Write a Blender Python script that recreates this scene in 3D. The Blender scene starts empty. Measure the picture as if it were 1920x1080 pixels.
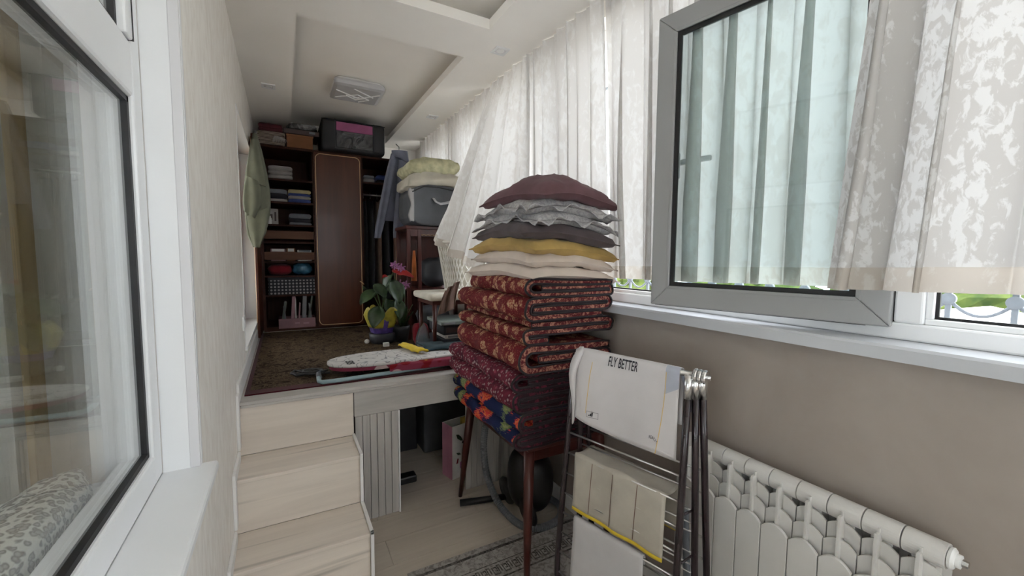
import bpy, bmesh, math, random
from mathutils import Vector, Matrix, noise as mnoise
random.seed(7)
S = bpy.context.scene
COL = S.collection
# ------------------------------------------------------------------ camera
RX = Vector((0.87653241, -0.48129933, 0.00647242))
RU = Vector((0.02959796, 0.06731459, 0.99729269))
RF = Vector((0.480432, 0.87396779, -0.0732489))
CAM = Vector((0, 0, 1.468))
cd = bpy.data.cameras.new('camera'); cam = bpy.data.objects.new('camera', cd); COL.objects.link(cam)
cd.sensor_width = 36; cd.lens = 779.0 / 1920 * 36; cd.clip_start = 0.02
cam.matrix_world = Matrix(((RX.x, RU.x, -RF.x, CAM.x), (RX.y, RU.y, -RF.y, CAM.y), (RX.z, RU.z, -RF.z, CAM.z), (0, 0, 0, 1)))
S.camera = cam
# ------------------------------------------------------------------ world, sun, exposure
W = bpy.data.worlds.new('sky'); S.world = W; W.use_nodes = True
wn = W.node_tree; bg = wn.nodes['Background']
bg.inputs[0].default_value = (0.88, 0.935, 1.0, 1); bg.inputs[1].default_value = 8.0
sd = bpy.data.lights.new('sun', 'SUN'); sd.energy = 12; sd.angle = 0.01; sd.color = (1, .95, .86)
so = bpy.data.objects.new('sun', sd); COL.objects.link(so); so.rotation_euler = (math.radians(12), math.radians(-38), 0)
S.view_settings.view_transform = 'Standard'; S.view_settings.look = 'None'
S.view_settings.exposure = 0.12; S.view_settings.gamma = 1; S.view_settings.use_curve_mapping = False
S.cycles.max_bounces = 12; S.cycles.diffuse_bounces = 6; S.cycles.transparent_max_bounces = 16
S.cycles.transmission_bounces = 8; S.cycles.sample_clamp_indirect = 8

def at(u, v, ax, val):
    d = RX * (u - 960) + RU * (540 - v) + RF * 779.0
    i = 'xyz'.index(ax); return CAM + d * ((val - CAM[i]) / d[i])
def nz(x, y=0, z=0): return mnoise.noise(Vector((x, y, z)))

# ------------------------------------------------------------------ mesh helper
OFF = {}
class MB:
    def __init__(s): s.bm = bmesh.new()
    def box(s, x0, x1, y0, y1, z0, z1, M=None):
        m = Matrix.Translation(((x0+x1)/2, (y0+y1)/2, (z0+z1)/2)) @ Matrix.Diagonal((abs(x1-x0), abs(y1-y0), abs(z1-z0), 1))
        bmesh.ops.create_cube(s.bm, size=1, matrix=(M @ m) if M else m); return s
    def bevel(s, r, seg=2):
        bmesh.ops.bevel(s.bm, geom=s.bm.edges[:] , offset=r, segments=seg, affect='EDGES', profile=.6, clamp_overlap=True); return s
    def raw(s, vs, fs):
        b = [s.bm.verts.new(v) for v in vs]
        for f in fs:
            try: s.bm.faces.new([b[i] for i in f])
            except ValueError: pass
        return s
    def prism(s, poly, ax, a, b):
        n = len(poly)
        def P(p, t):
            return {'x': (t, p[0], p[1]), 'y': (p[0], t, p[1]), 'z': (p[0], p[1], t)}[ax]
        vs = [P(p, a) for p in poly] + [P(p, b) for p in poly]
        fs = [list(range(n))[::-1], list(range(n, 2*n))] + [[i, (i+1) % n, n+(i+1) % n, n+i] for i in range(n)]
        return s.raw(vs, fs)
    def tube(s, pts, r, n=8, closed=False, cap=True, flat=None):
        pts = [Vector(p) for p in pts]; m = len(pts); rings = []
        rr = r if isinstance(r, (list, tuple)) else [r]*m
        up = None
        for i, p in enumerate(pts):
            if closed: t = pts[(i+1) % m] - pts[i-1]
            else: t = pts[min(i+1, m-1)] - pts[max(i-1, 0)]
            t.normalize()
            if up is None:
                up = Vector((0, 0, 1)) if abs(t.z) < .9 else Vector((1, 0, 0))
            a = t.cross(up)
            if a.length < 1e-5: a = t.cross(Vector((0, 1, .3)))
            a.normalize(); b = a.cross(t).normalized(); up = b
            rings.append([p + (a*math.cos(2*math.pi*k/n) + b*math.sin(2*math.pi*k/n)*(flat or 1))*rr[i] for k in range(n)])
        vs = [v for q in rings for v in q]; fs = []
        for i in range(m if closed else m-1):
            j = (i+1) % m
            for k in range(n): fs.append([i*n+k, i*n+(k+1) % n, j*n+(k+1) % n, j*n+k])
        if cap and not closed: fs += [list(range(n))[::-1], list(range((m-1)*n, m*n))]
        return s.raw(vs, fs)
    def lathe(s, prof, c, n=20, M=None):
        vs = []; fs = []; m = len(prof)
        for r, z in prof:
            for k in range(n):
                a = 2*math.pi*k/n; v = Vector((r*math.cos(a), r*math.sin(a), z))
                vs.append((M @ v if M else v) + Vector(c))
        for i in range(m-1):
            for k in range(n): fs.append([i*n+k, i*n+(k+1) % n, (i+1)*n+(k+1) % n, (i+1)*n+k])
        fs += [list(range(n))[::-1], list(range((m-1)*n, m*n))]
        return s.raw(vs, fs)
    def grid(s, nu, nv, f, wrap=False):
        vs = [f(i/(nu if wrap else nu-1), j/(nv-1)) for i in range(nu) for j in range(nv)]; fs = []
        for i in range(nu if wrap else nu-1):
            k = (i+1) % nu
            for j in range(nv-1): fs.append([i*nv+j, k*nv+j, k*nv+j+1, i*nv+j+1])
        return s.raw(vs, fs)
    def xf(s, M): bmesh.ops.transform(s.bm, matrix=M, verts=s.bm.verts[:]); return s
    def build(s, name, mat, parent=None, smooth=False, loc=None, solid=0, bevel=0, sub=0, fix=True):
        if fix: bmesh.ops.recalc_face_normals(s.bm, faces=s.bm.faces[:])
        vs = [v.co for v in s.bm.verts]
        off = OFF[parent.name] if parent else Vector(loc) if loc is not None else Vector((
            (min(v.x for v in vs)+max(v.x for v in vs))/2, (min(v.y for v in vs)+max(v.y for v in vs))/2, min(v.z for v in vs)))
        for v in s.bm.verts: v.co -= off
        me = bpy.data.meshes.new(name); s.bm.to_mesh(me); s.bm.free()
        if smooth:
            for p in me.polygons: p.use_smooth = True
        me.materials.append(M_(mat))
        o = bpy.data.objects.new(name, me); COL.objects.link(o)
        if parent: o.parent = parent
        else: o.location = off
        OFF[o.name] = off.copy()
        if solid:
            m = o.modifiers.new('solid', 'SOLIDIFY'); m.thickness = solid; m.offset = 0
        if bevel:
            m = o.modifiers.new('bevel', 'BEVEL'); m.width = bevel; m.segments = 2; m.limit_method = 'ANGLE'
        if sub:
            m = o.modifiers.new('sub', 'SUBSURF'); m.levels = m.render_levels = sub
        return o
def tag(o, label, cat=None, group=None, kind=None):
    o['label'] = label
    if cat: o['category'] = cat
    if group: o['group'] = group
    if kind: o['kind'] = kind
    return o
def thing(name, label, cat, loc, group=None):
    o = bpy.data.objects.new(name, None); COL.objects.link(o); o.location = loc; o.empty_display_size = .05
    OFF[o.name] = Vector(loc); return tag(o, label, cat, group)
def struct(o, label=None):
    o['kind'] = 'structure'
    if label: o['label'] = label
    return o
def sroot(name, loc, label):
    o = bpy.data.objects.new(name, None); COL.objects.link(o); o.location = loc; o.empty_display_size = .05
    OFF[o.name] = Vector(loc); return struct(o, label)
def inst(src, name, loc, parent, rot=None):
    o = bpy.data.objects.new(name, src.data); COL.objects.link(o); o.parent = parent; o.location = loc
    for m in src.modifiers:
        k = o.modifiers.new(m.name, m.type)
        if m.type == 'BEVEL': k.width = m.width; k.segments = m.segments; k.limit_method = 'ANGLE'
    if rot: o.rotation_euler = rot
    return o

# ------------------------------------------------------------------ materials
MATS = {}
def M_(m): return MATS[m] if isinstance(m, str) else m
class NT:
    def __init__(s, name, rough=.6, spec=.4, metal=0):
        m = bpy.data.materials.new(name); m.use_nodes = True; s.m = m; s.t = m.node_tree; s.b = s.t.nodes['Principled BSDF']
        s.b.inputs['Roughness'].default_value = rough; s.b.inputs['Specular IOR Level'].default_value = spec
        s.b.inputs['Metallic'].default_value = metal; MATS[name] = m; s._c = None
    def n(s, ty, **k):
        x = s.t.nodes.new(ty)
        for a, v in k.items():
            if hasattr(x, a): setattr(x, a, v)
            else: x.inputs[a.replace('_', ' ')].default_value = v
        return x
    def l(s, a, b): s.t.links.new(a, b)
    def co(s, scale=(1, 1, 1), rot=(0, 0, 0), loc=(0, 0, 0)):
        c = s.n('ShaderNodeTexCoord'); mp = s.n('ShaderNodeMapping'); mp.inputs['Scale'].default_value = scale
        mp.inputs['Rotation'].default_value = rot; mp.inputs['Location'].default_value = loc
        s.l(c.outputs['Object'], mp.inputs['Vector']); return mp.outputs[0]
    def noise(s, v, scale, detail=3, rough=.5, dist=0):
        x = s.n('ShaderNodeTexNoise'); x.inputs['Scale'].default_value = scale; x.inputs['Detail'].default_value = detail
        x.inputs['Roughness'].default_value = rough; x.inputs['Distortion'].default_value = dist; s.l(v, x.inputs['Vector']); return x.outputs[0]
    def voro(s, v, scale, feature='F1', out='Distance', rnd=1):
        x = s.n('ShaderNodeTexVoronoi'); x.feature = feature; x.inputs['Scale'].default_value = scale
        x.inputs['Randomness'].default_value = rnd
        s.l(v, x.inputs['Vector']); return x.outputs[out]
    def wave(s, v, scale, dist=0, ty='BANDS', d='X', ds=1):
        x = s.n('ShaderNodeTexWave'); x.wave_type = ty; x.bands_direction = d
        x.inputs['Scale'].default_value = scale; x.inputs['Distortion'].default_value = dist; x.inputs['Detail Scale'].default_value = ds
        s.l(v, x.inputs['Vector']); return x.outputs['Fac']
    def ramp(s, f, stops, const=False):
        r = s.n('ShaderNodeValToRGB'); e = r.color_ramp
        if const: e.interpolation = 'CONSTANT'
        while len(e.elements) < len(stops): e.elements.new(.5)
        for q, (p, c) in zip(e.elements, stops): q.position = p; q.color = (*c, 1)
        s.l(f, r.inputs[0]); return r.outputs[0]
    def mix(s, f, a, b, mode='MIX'):
        x = s.n('ShaderNodeMix'); x.data_type = 'RGBA'; x.blend_type = mode
        for v, i in ((f, 0), (a, 6), (b, 7)):
            if isinstance(v, (int, float)): x.inputs[i].default_value = v
            elif isinstance(v, tuple): x.inputs[i].default_value = (*v, 1)
            else: s.l(v, x.inputs[i])
        return x.outputs[2]
    def math(s, op, a, b=0.0):
        x = s.n('ShaderNodeMath'); x.operation = op
        for v, i in ((a, 0), (b, 1)):
            if isinstance(v, (int, float)): x.inputs[i].default_value = v
            else: s.l(v, x.inputs[i])
        return x.outputs[0]
    def sep(s, v):
        x = s.n('ShaderNodeSeparateXYZ'); s.l(v, x.inputs[0]); return x.outputs
    def col(s, c):
        if isinstance(c, tuple): s.b.inputs['Base Color'].default_value = (*c, 1)
        else: s.l(c, s.b.inputs['Base Color'])
        s._c = c; return s
    def bump(s, f, strength=.3, dist=.005):
        x = s.n('ShaderNodeBump'); x.inputs['Strength'].default_value = strength; x.inputs['Distance'].default_value = dist
        s.l(f, x.inputs['Height']); s.l(x.outputs[0], s.b.inputs['Normal']); return s
def plain(name, c, rough=.5, metal=0, spec=.4, var=.12, sc=9, bump=0, bsc=60):
    t = NT(name, rough, spec, metal); v = t.co(); f = t.noise(v, sc, 4)
    lo = tuple(x*(1-var) for x in c); hi = tuple(min(1, x*(1+var)) for x in c)
    t.col(t.ramp(f, [(.3, lo), (.7, hi)]))
    if bump: t.bump(t.noise(v, bsc, 3), bump, .004)
    return t.m
def fabric(name, c, var=.15, sc=14, weave=500, rough=.95, tr=0):
    t = NT(name, rough, .1); v = t.co(); f = t.noise(v, sc, 4)
    lo = tuple(x*(1-var) for x in c); hi = tuple(min(1, x*(1+var)) for x in c)
    t.col(t.ramp(f, [(.3, lo), (.7, hi)])); t.bump(t.noise(v, weave, 2), .25, .002)
    t.b.inputs['Sheen Weight'].default_value = .1
    return t.m

# walls
t = NT('plaster_left', .75, .2); v = t.co((1, 1, .35)); f = t.noise(v, 26, 5, .6, .6); g = t.noise(t.co(), 2.5, 2)
t.col(t.mix(t.ramp(g, [(.3, (0, 0, 0)), (.7, (1, 1, 1))]), t.ramp(f, [(.35, (.78, .735, .675)), (.6, (.87, .84, .79))]), t.ramp(f, [(.35, (.81, .77, .715)), (.62, (.90, .87, .82))])))
t.bump(f, .25, .004)
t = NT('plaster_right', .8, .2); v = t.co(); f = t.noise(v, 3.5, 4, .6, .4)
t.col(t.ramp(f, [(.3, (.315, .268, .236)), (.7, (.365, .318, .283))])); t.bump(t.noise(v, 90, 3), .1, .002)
plain('ceiling_paint', (.92, .89, .845), .8, var=.02, sc=3)
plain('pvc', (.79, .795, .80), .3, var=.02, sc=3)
plain('pvc_grey', (.66, .65, .66), .35, var=.03, sc=3)
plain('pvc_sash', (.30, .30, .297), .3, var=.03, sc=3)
plain('pvc_sill', (.50, .51, .53), .3, var=.02, sc=3)
plain('rubber', (.012, .012, .013), .5)
plain('skirting', (.78, .77, .76), .4, var=.03)
plain('plastic_white', (.8, .8, .79), .35, var=.02)
plain('radiator_white', (.61, .595, .57), .35, var=.02)
plain('chrome', (.72, .72, .72), .22, metal=1, var=.05)
plain('steel', (.5, .49, .47), .3, metal=1, var=.08)
plain('dark_lacquer', (.020, .012, .014), .25, var=.3, spec=.5)
plain('black_plastic', (.012, .012, .013), .4, var=.3)
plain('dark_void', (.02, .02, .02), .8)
plain('hose_grey', (.12, .125, .135), .45, var=.15, sc=60)
plain('iron_grey', (.20, .22, .25), .5, var=.1)
plain('roof_white', (.85, .82, .78), .8, var=.05)
# wood-look laminate
def lam(name, base, lo, axis, sc=1.0):
    t = NT(name, .42, .35); r = {'x': (.6, 9, 9), 'y': (9, .6, 9), 'z': (9, 9, .6)}[axis]
    v = t.co(tuple(q*sc for q in r)); f = t.noise(v, 1.6, 6, .65, .8); g = t.noise(t.co(tuple(q*sc*.45 for q in r)), 2.2, 2, .5, 1.2)
    k = t.ramp(g, [(.62, (0, 0, 0)), (.72, (1, 1, 1))])
    t.col(t.mix(k, t.ramp(f, [(.32, lo), (.6, base)]), tuple(q*.62 for q in lo))); t.bump(f, .12, .002); return t.m
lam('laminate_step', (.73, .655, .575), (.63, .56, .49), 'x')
lam('laminate_floor', (.59, .52, .435), (.51, .445, .37), 'x')
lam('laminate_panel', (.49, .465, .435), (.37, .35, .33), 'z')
lam('laminate_beam', (.49, .465, .435), (.39, .37, .345), 'x')
def wood(name, a, b, rough, axis='z', coat=.0, spec=.3):
    t = NT(name, rough, spec); r = {'x': (1, 14, 14), 'y': (14, 1, 14), 'z': (14, 14, 1)}[axis]
    f = t.noise(t.co(r), 1.5, 5, .6, .7); t.col(t.ramp(f, [(.3, a), (.7, b)])); t.b.inputs['Coat Weight'].default_value = coat
    t.b.inputs['Coat Roughness'].default_value = .08; return t.m
wood('mahogany_door', (.060, .017, .008), (.085, .025, .011), .34, 'z', .05, .25)
wood('mahogany_case', (.030, .011, .007), (.055, .020, .012), .55, spec=.12)
wood('drawer_wood', (.075, .030, .016), (.11, .046, .024), .5, 'x', spec=.2)
wood('table_wood', (.040, .010, .008), (.07, .018, .014), .3)
plain('gold_line', (.62, .40, .22), .4)
# glass
def glassmat(name, tint, refl=1.0):
    m = bpy.data.materials.new(name); m.use_nodes = True; nt = m.node_tree; nt.nodes.clear(); MATS[name] = m
    o = nt.nodes.new('ShaderNodeOutputMaterial'); mx = nt.nodes.new('ShaderNodeMixShader'); tr = nt.nodes.new('ShaderNodeBsdfTransparent')
    gl = nt.nodes.new('ShaderNodeBsdfGlossy'); lw = nt.nodes.new('ShaderNodeLayerWeight'); pw = nt.nodes.new('ShaderNodeMath'); pw.operation = 'POWER'; pw.inputs[1].default_value = 5; fr = nt.nodes.new('ShaderNodeMath'); fr.operation = 'MULTIPLY_ADD'; fr.inputs[1].default_value = .95; fr.inputs[2].default_value = .045
    nt.links.new(lw.outputs['Facing'], pw.inputs[0]); nt.links.new(pw.outputs[0], fr.inputs[0])
    gl.inputs['Roughness'].default_value = 0.0; tr.inputs[0].default_value = (*tint, 1)
    nt.links.new(fr.outputs[0], mx.inputs[0]); nt.links.new(tr.outputs[0], mx.inputs[1]); nt.links.new(gl.outputs[0], mx.inputs[2]); nt.links.new(mx.outputs[0], o.inputs[0])
glassmat('glass_clear', (.97, .98, .98)); glassmat('glass_sash', (.88, .94, .94))
# translucent curtain cloth
def cloth_tr(name, c, c2, scale, trans, lo=.46, hi=.56, bsc=1.6, bw=.55):
    t = NT(name, .9, .15); v = t.co((1, 1, .55)); big = t.noise(t.co((bsc, bsc, bsc*.04)), 1.5, 2)
    f = t.noise(v, scale, 6, .62, .5); k = t.math('ADD', f, t.math('MULTIPLY', t.math('SUBTRACT', big, .5), bw))
    c0 = t.ramp(k, [(lo, c), (hi, c2)]); t.col(c0)
    tr = t.n('ShaderNodeBsdfTranslucent'); mx = t.n('ShaderNodeMixShader'); mx.inputs[0].default_value = trans
    t.l(c0, tr.inputs[0]); out = t.t.nodes['Material Output']
    t.l(t.b.outputs[0], mx.inputs[1]); t.l(tr.outputs[0], mx.inputs[2]); t.l(mx.outputs[0], out.inputs[0]); return t.m
cloth_tr('curtain_cloth', (.66, .635, .615), (.73, .715, .705), 30, .18, .48, .60, 6.0, .8)
cloth_tr('curtain_marbled', (.55, .53, .515), (.69, .68, .675), 46, .19, .49, .56, 6.0, .9)
cloth_tr('curtain_hem', (.52, .47, .42), (.60, .57, .53), 30, .3, .50, .60)
cloth_tr('sheer_cloth', (.62, .63, .60), (.70, .71, .68), 3, .5)
cloth_tr('ochre_cloth', (.50, .40, .24), (.56, .45, .28), 3, .35)
# patterned textiles
t = NT('damask', .85, .15); v = t.co(); nm = t.noise(v, 38, 3, .6, 1.0); n1 = t.noise(v, 95, 3, .6, 1.2); d = t.voro(v, 17); e = t.voro(v, 17, 'DISTANCE_TO_EDGE')
k = t.math('ADD', d, t.math('MULTIPLY', t.math('SUBTRACT', nm, .5), 1.1))
motif = t.ramp(n1, [(.42, (.19, .030, .022)), (.56, (.40, .25, .145))])
body = t.mix(t.ramp(k, [(.36, (1, 1, 1)), (.46, (0, 0, 0))]), t.ramp(n1, [(.55, (.115, .008, .012)), (.70, (.30, .14, .075))]), motif)
t.col(t.mix(t.ramp(e, [(.0, (1, 1, 1)), (.05, (0, 0, 0))]), body, (.085, .008, .011))); t.bump(n1, .3, .004)
t = NT('crimson_floral', .9, .1); v = t.co(); d = t.voro(v, 55); d2 = t.voro(v, 24); n1 = t.noise(v, 26, 3)
base = t.ramp(n1, [(.35, (.065, .014, .024)), (.65, (.145, .020, .034))])
fl = t.mix(t.ramp(d2, [(.18, (1, 1, 1)), (.30, (0, 0, 0))]), base, (.22, .045, .07))
t.col(t.mix(t.ramp(t.math('ADD', d, t.math('MULTIPLY', n1, .35)), [(.42, (1, 1, 1)), (.56, (0, 0, 0))]), fl, (.27, .18, .18)))
t = NT('navy_floral', .9, .1); v = t.co(); vd = t.mix(.06, v, t.n('ShaderNodeTexNoise', Scale=30.0).outputs[1], 'ADD')
d = t.voro(vd, 11); cc = t.voro(vd, 11, out='Color'); ch = t.sep(cc)
pet = t.ramp(t.math('FRACT', t.math('MULTIPLY', d, 5.0)), [(0, (.42, .015, .02)), (.4, (.55, .04, .04)), (.75, (.58, .20, .04)), (1, (.45, .05, .10))])
lf = t.ramp(t.math('FRACT', t.math('MULTIPLY', d, 4.0)), [(0, (.27, .28, .08)), (.5, (.10, .16, .07)), (1, (.33, .33, .18))])
mo = t.mix(t.math('GREATER_THAN', ch[0], .72), pet, lf)
t.col(t.mix(t.ramp(d, [(.42, (0, 0, 0)), (.47, (1, 1, 1))]), mo, (.012, .017, .055)))
t = NT('quilt_end', .9, .15); v = t.co((1, 1, 1)); n1 = t.noise(v, 60, 4, .6, 1); t.col(t.ramp(n1, [(.46, (.085, .012, .016)), (.62, (.36, .17, .12))]))
t = NT('quilt_end_dark', .8, .25); v = t.co(); n1 = t.noise(v, 40, 4, .6, 1); t.col(t.ramp(n1, [(.5, (.020, .006, .010)), (.66, (.14, .02, .04))]))
plain('piping_black', (.014, .008, .010), .7)
fabric('mauve', (.125, .062, .070), .15); fabric('taupe', (.085, .065, .067), .15); fabric('mustard', (.43, .285, .095), .12); fabric('beige_linen', (.60, .51, .44), .06)
t = NT('grey_print', .95, .1); v = t.co(); e = t.voro(v, 45, 'DISTANCE_TO_EDGE'); n1 = t.noise(v, 60, 4, .6, 1.2)
t.col(t.ramp(t.math('ADD', n1, t.math('MULTIPLY', e, .4)), [(.45, (.33, .315, .32)), (.62, (.46, .445, .44))])); t.bump(n1, .3, .003)
# carpet on the platform, rug on the floor
t = NT('carpet', 1, .05); v = t.co(); n1 = t.noise(v, 24, 4, .65, 1.8); n2 = t.noise(v, 9, 3, .5, 1); k = t.math('ADD', t.math('MULTIPLY', n1, .65), t.math('MULTIPLY', n2, .35))
t.col(t.ramp(k, [(.40, (.020, .012, .010)), (.48, (.055, .038, .025)), (.53, (.125, .092, .06)), (.58, (.042, .024, .018)), (.66, (.10, .075, .05))])); t.bump(t.noise(v, 220, 2), .6, .006)
fabric('carpet_red', (.050, .005, .009), .2, 60)
t = NT('rug_grey', 1, .05); v = t.co(); n1 = t.noise(v, 30, 5, .7, 1.2); sx = t.sep(v)
t.col(t.ramp(n1, [(.38, (.20, .185, .17)), (.55, (.40, .375, .35))])); t.bump(t.noise(v, 240, 2), .5, .005)
t = NT('rug_motif', 1, .05); v = t.co(); n1 = t.noise(v, 46, 3, .6, 1); t.col(t.ramp(n1, [(.42, (.06, .055, .05)), (.6, (.17, .155, .145))]))
plain('rug_band', (.34, .315, .29), 1, spec=.05, var=.2, sc=40)
# other cloths
fabric('white_jersey', (.52, .49, .485), .03); fabric('white_towel', (.50, .485, .49), .04); fabric('grey_mesh', (.36, .37, .42), .06)
fabric('beige_towel', (.40, .365, .31), .08); fabric('yellow_trim', (.60, .43, .04), .1); fabric('gold_trim', (.60, .40, .13), .1)
plain('print_black', (.015, .015, .02), .7); plain('print_grey', (.22, .20, .20), .7)
fabric('shirt_green', (.145, .15, .113), .10); fabric('shirt_blue', (.155, .165, .215), .10)
fabric('duvet_yellow', (.47, .45, .29), .25, 22); fabric('duvet_cream', (.50, .46, .38), .1)
plain('bag_grey', (.070, .073, .080), .75, var=.15, bump=.3); plain('bag_black', (.020, .020, .024), .6, var=.3, bump=.2)
plain('bag_pink', (.34, .09, .21), .6); plain('bag_side', (.27, .255, .25), .7, var=.15); plain('webbing', (.40, .40, .41), .6)
t = NT('bag_window', .12, .6); v = t.co(); n1 = t.noise(v, 8, 3, .5, 2); t.col(t.ramp(n1, [(.4, (.025, .025, .028)), (.62, (.075, .075, .08))])); t.bump(n1, .8, .02)
t = NT('film', .15, .6); v = t.co(); n1 = t.noise(v, 12, 3, .5, 2); t.col(t.ramp(n1, [(.4, (.07, .065, .065)), (.68, (.26, .25, .25))])); t.bump(n1, .9, .02)
fabric('blanket_red', (.075, .016, .022), .2); 
t = NT('blanket_stripe', .95, .1); v = t.co(); f = t.wave(v, 28, .6, d='Z'); t.col(t.ramp(f, [(.45, (.07, .05, .045)), (.6, (.33, .28, .23))]))
plain('box_brown', (.19, .075, .030), .7, var=.15); plain('box_dark', (.050, .030, .030), .5)
fabric('cloth_white', (.30, .28, .265), .1, 20); fabric('cloth_dark', (.03, .03, .037), .2); fabric('cloth_blue', (.05, .07, .20), .2); fabric('cloth_yellow', (.40, .34, .20), .15)
fabric('cloth_grey', (.17, .18, .20), .15); fabric('cloth_red', (.17, .012, .02), .2); fabric('cloth_brown', (.15, .095, .075), .2); fabric('cloth_teal', (.028, .050, .060), .2); fabric('cloth_orange', (.25, .07, .02), .2); fabric('cloth_lilac', (.24, .22, .30), .1)
plain('film_blue', (.04, .12, .19), .2, var=.5, sc=20, bump=.6, bsc=30)
t = NT('gingham', .9, .1); v = t.co((1, 1, 1)); a = t.wave(v, 10.5, d='X'); b = t.wave(v, 10.5, d='Z'); t.col(t.ramp(t.math('MULTIPLY', a, b), [(.30, (.03, .03, .035)), (.45, (.30, .29, .29))]))
plain('box_pink', (.23, .12, .135), .6, var=.15); plain('paper_white', (.62, .60, .57), .7); plain('book_grey', (.22, .22, .23), .7); plain('book_pink', (.34, .19, .22), .7); plain('book_green', (.15, .17, .15), .7); plain('paper_pink', (.50, .22, .30), .6); plain('paper_yellow', (.55, .40, .08), .7)
plain('tissue_yellow', (.30, .25, .03), .5, var=.3, sc=25, bump=.6, bsc=30); plain('tissue_purple', (.075, .045, .19), .45, var=.4, sc=25, bump=.5, bsc=30)
plain('leaf', (.022, .045, .014), .4, var=.35, sc=20); plain('stem', (.06, .09, .03), .5); plain('petal_pink', (.36, .15, .31), .6, var=.3, sc=60); plain('spathe_red', (.30, .02, .02), .3); plain('pot_black', (.02, .02, .025), .5)
t = NT('iron_cover', .9, .1); v = t.co(); n1 = t.noise(v, 8, 1, .4, 2.2); w = t.math('ABSOLUTE', t.math('SUBTRACT', n1, .5)); 
t.col(t.ramp(w, [(.010, (.20, .195, .20)), (.03, (.52, .50, .48))]))
t = NT('iron_floral', .9, .1); v = t.co(); d = t.voro(v, 10); ch = t.sep(t.voro(v, 10, out='Color')); 
t.col(t.mix(t.ramp(d, [(.10, (0, 0, 0)), (.11, (1, 1, 1)), (.42, (1, 1, 1)), (.46, (0, 0, 0))]), t.mix(t.math('LESS_THAN', d, .12), (.20, .035, .06), (.45, .25, .04)), t.mix(t.math('GREATER_THAN', ch[0], .5), (.17, .010, .015), (.45, .34, .33))))
plain('tube_blue', (.25, .34, .36), .35)
t = NT('leopard', .95, .1); v = t.co(); d = t.voro(v, 75); t.col(t.ramp(d, [(.25, (.30, .31, .29)), (.42, (.06, .07, .07)), (.6, (.62, .62, .58))]))
fabric('bedspread', (.45, .42, .35), .1, 5); fabric('bed_green', (.10, .16, .14), .15)
plain('room_wall', (.60, .56, .47), .85); plain('room_floor', (.3, .2, .12), .5)
t = NT('foliage', .7, .2); v = t.co(); t.col(t.ramp(t.noise(v, 3, 6, .7), [(.35, (.012, .03, .004)), (.65, (.065, .085, .016))]))
plain('ground', (.62, .59, .54), .9)
t = NT('lamp_acrylic', .35, .5); t.col((.50, .50, .52))
t = NT('wicker_white', .5, .3); t.col((.66, .63, .58))

# ================================================================== STRUCTURE
XL, XR, HC, HP = -.215, 1.43, 2.718, .768
Y0, Y1, YP = -2.5, 4.97, 2.33
# floor: laminate planks
fl = struct(MB().box(-.46, 1.6, Y0-.1, Y1+.1, -.12, -.008).build('floor', 'dark_void', loc=(0, 0, -.12)), 'pale laminate floor')
pl = {}
y = Y0; r = 0
while y < Y1:
    xs = [XL-.0, (.42 if r % 2 else .95), XR]
    for i in range(2):
        L = xs[i+1]-xs[i]-.002; key = round(L, 4)
        if key not in pl:
            pl[key] = MB().box(0, L, 0, .190, 0, .008).build('plank', 'laminate_floor', fl); pl[key].data.transform(Matrix.Translation(OFF['floor'])); o = pl[key]
            o.location = Vector((xs[i], y, -.008)) - OFF['floor']
        else: inst(pl[key], 'plank', Vector((xs[i], y, -.008)) - OFF['floor'], fl)
    y += .192; r += 1
# left wall with two openings
W1 = (-.95, 1.36, .90, 2.56); W2 = (2.92, 4.27, .92, 2.34)
m = MB(); X0 = -.42
m.box(X0, XL, Y0-.1, W1[0], 0, 2.9); m.box(X0, XL, W1[0], W1[1], 0, W1[2]-.03); m.box(X0, XL, W1[0], W1[1], W1[3], 2.9)
m.box(X0, XL, W1[1], W2[0], 0, 2.9); m.box(X0, XL, W2[0], W2[1], 0, W2[2]); m.box(X0, XL, W2[0], W2[1], W2[3], 2.9); m.box(X0, XL, W2[1], Y1+.1, 0, 2.9)
struct(m.build('wall_left', 'plaster_left', loc=(XL, 0, 0)), 'textured beige plaster wall with the interior windows')
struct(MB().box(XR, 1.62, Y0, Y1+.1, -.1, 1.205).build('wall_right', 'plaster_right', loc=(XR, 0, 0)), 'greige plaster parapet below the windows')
struct(MB().box(XR-.02, 1.62, Y0, Y1+.1, 2.64, 2.95).box(XR-.02, 1.62, 4.60, Y1+.1, 1.205, 2.64).box(XR, 1.62, Y0, -2.3, 1.205, 2.64).build('wall_header', 'ceiling_paint', loc=(XR, 0, 2.64)), 'wall above the curtains')
struct(MB().box(X0, 1.62, Y1, Y1+.1, 0, 2.95).build('wall_back', 'ceiling_paint', loc=(0, Y1, 0)), 'end wall behind the wardrobe')
struct(MB().box(X0, 1.62, Y0-.1, Y0, 0, 1.25).box(X0, 1.62, Y0-.1, Y0, 2.55, 2.95).box(X0, .35, Y0-.1, Y0, 1.25, 2.55).box(1.30, 1.62, Y0-.1, Y0, 1.25, 2.55).build('wall_front', 'plaster_left', loc=(0, Y0, 0)), 'end wall behind the photographer')
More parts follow.
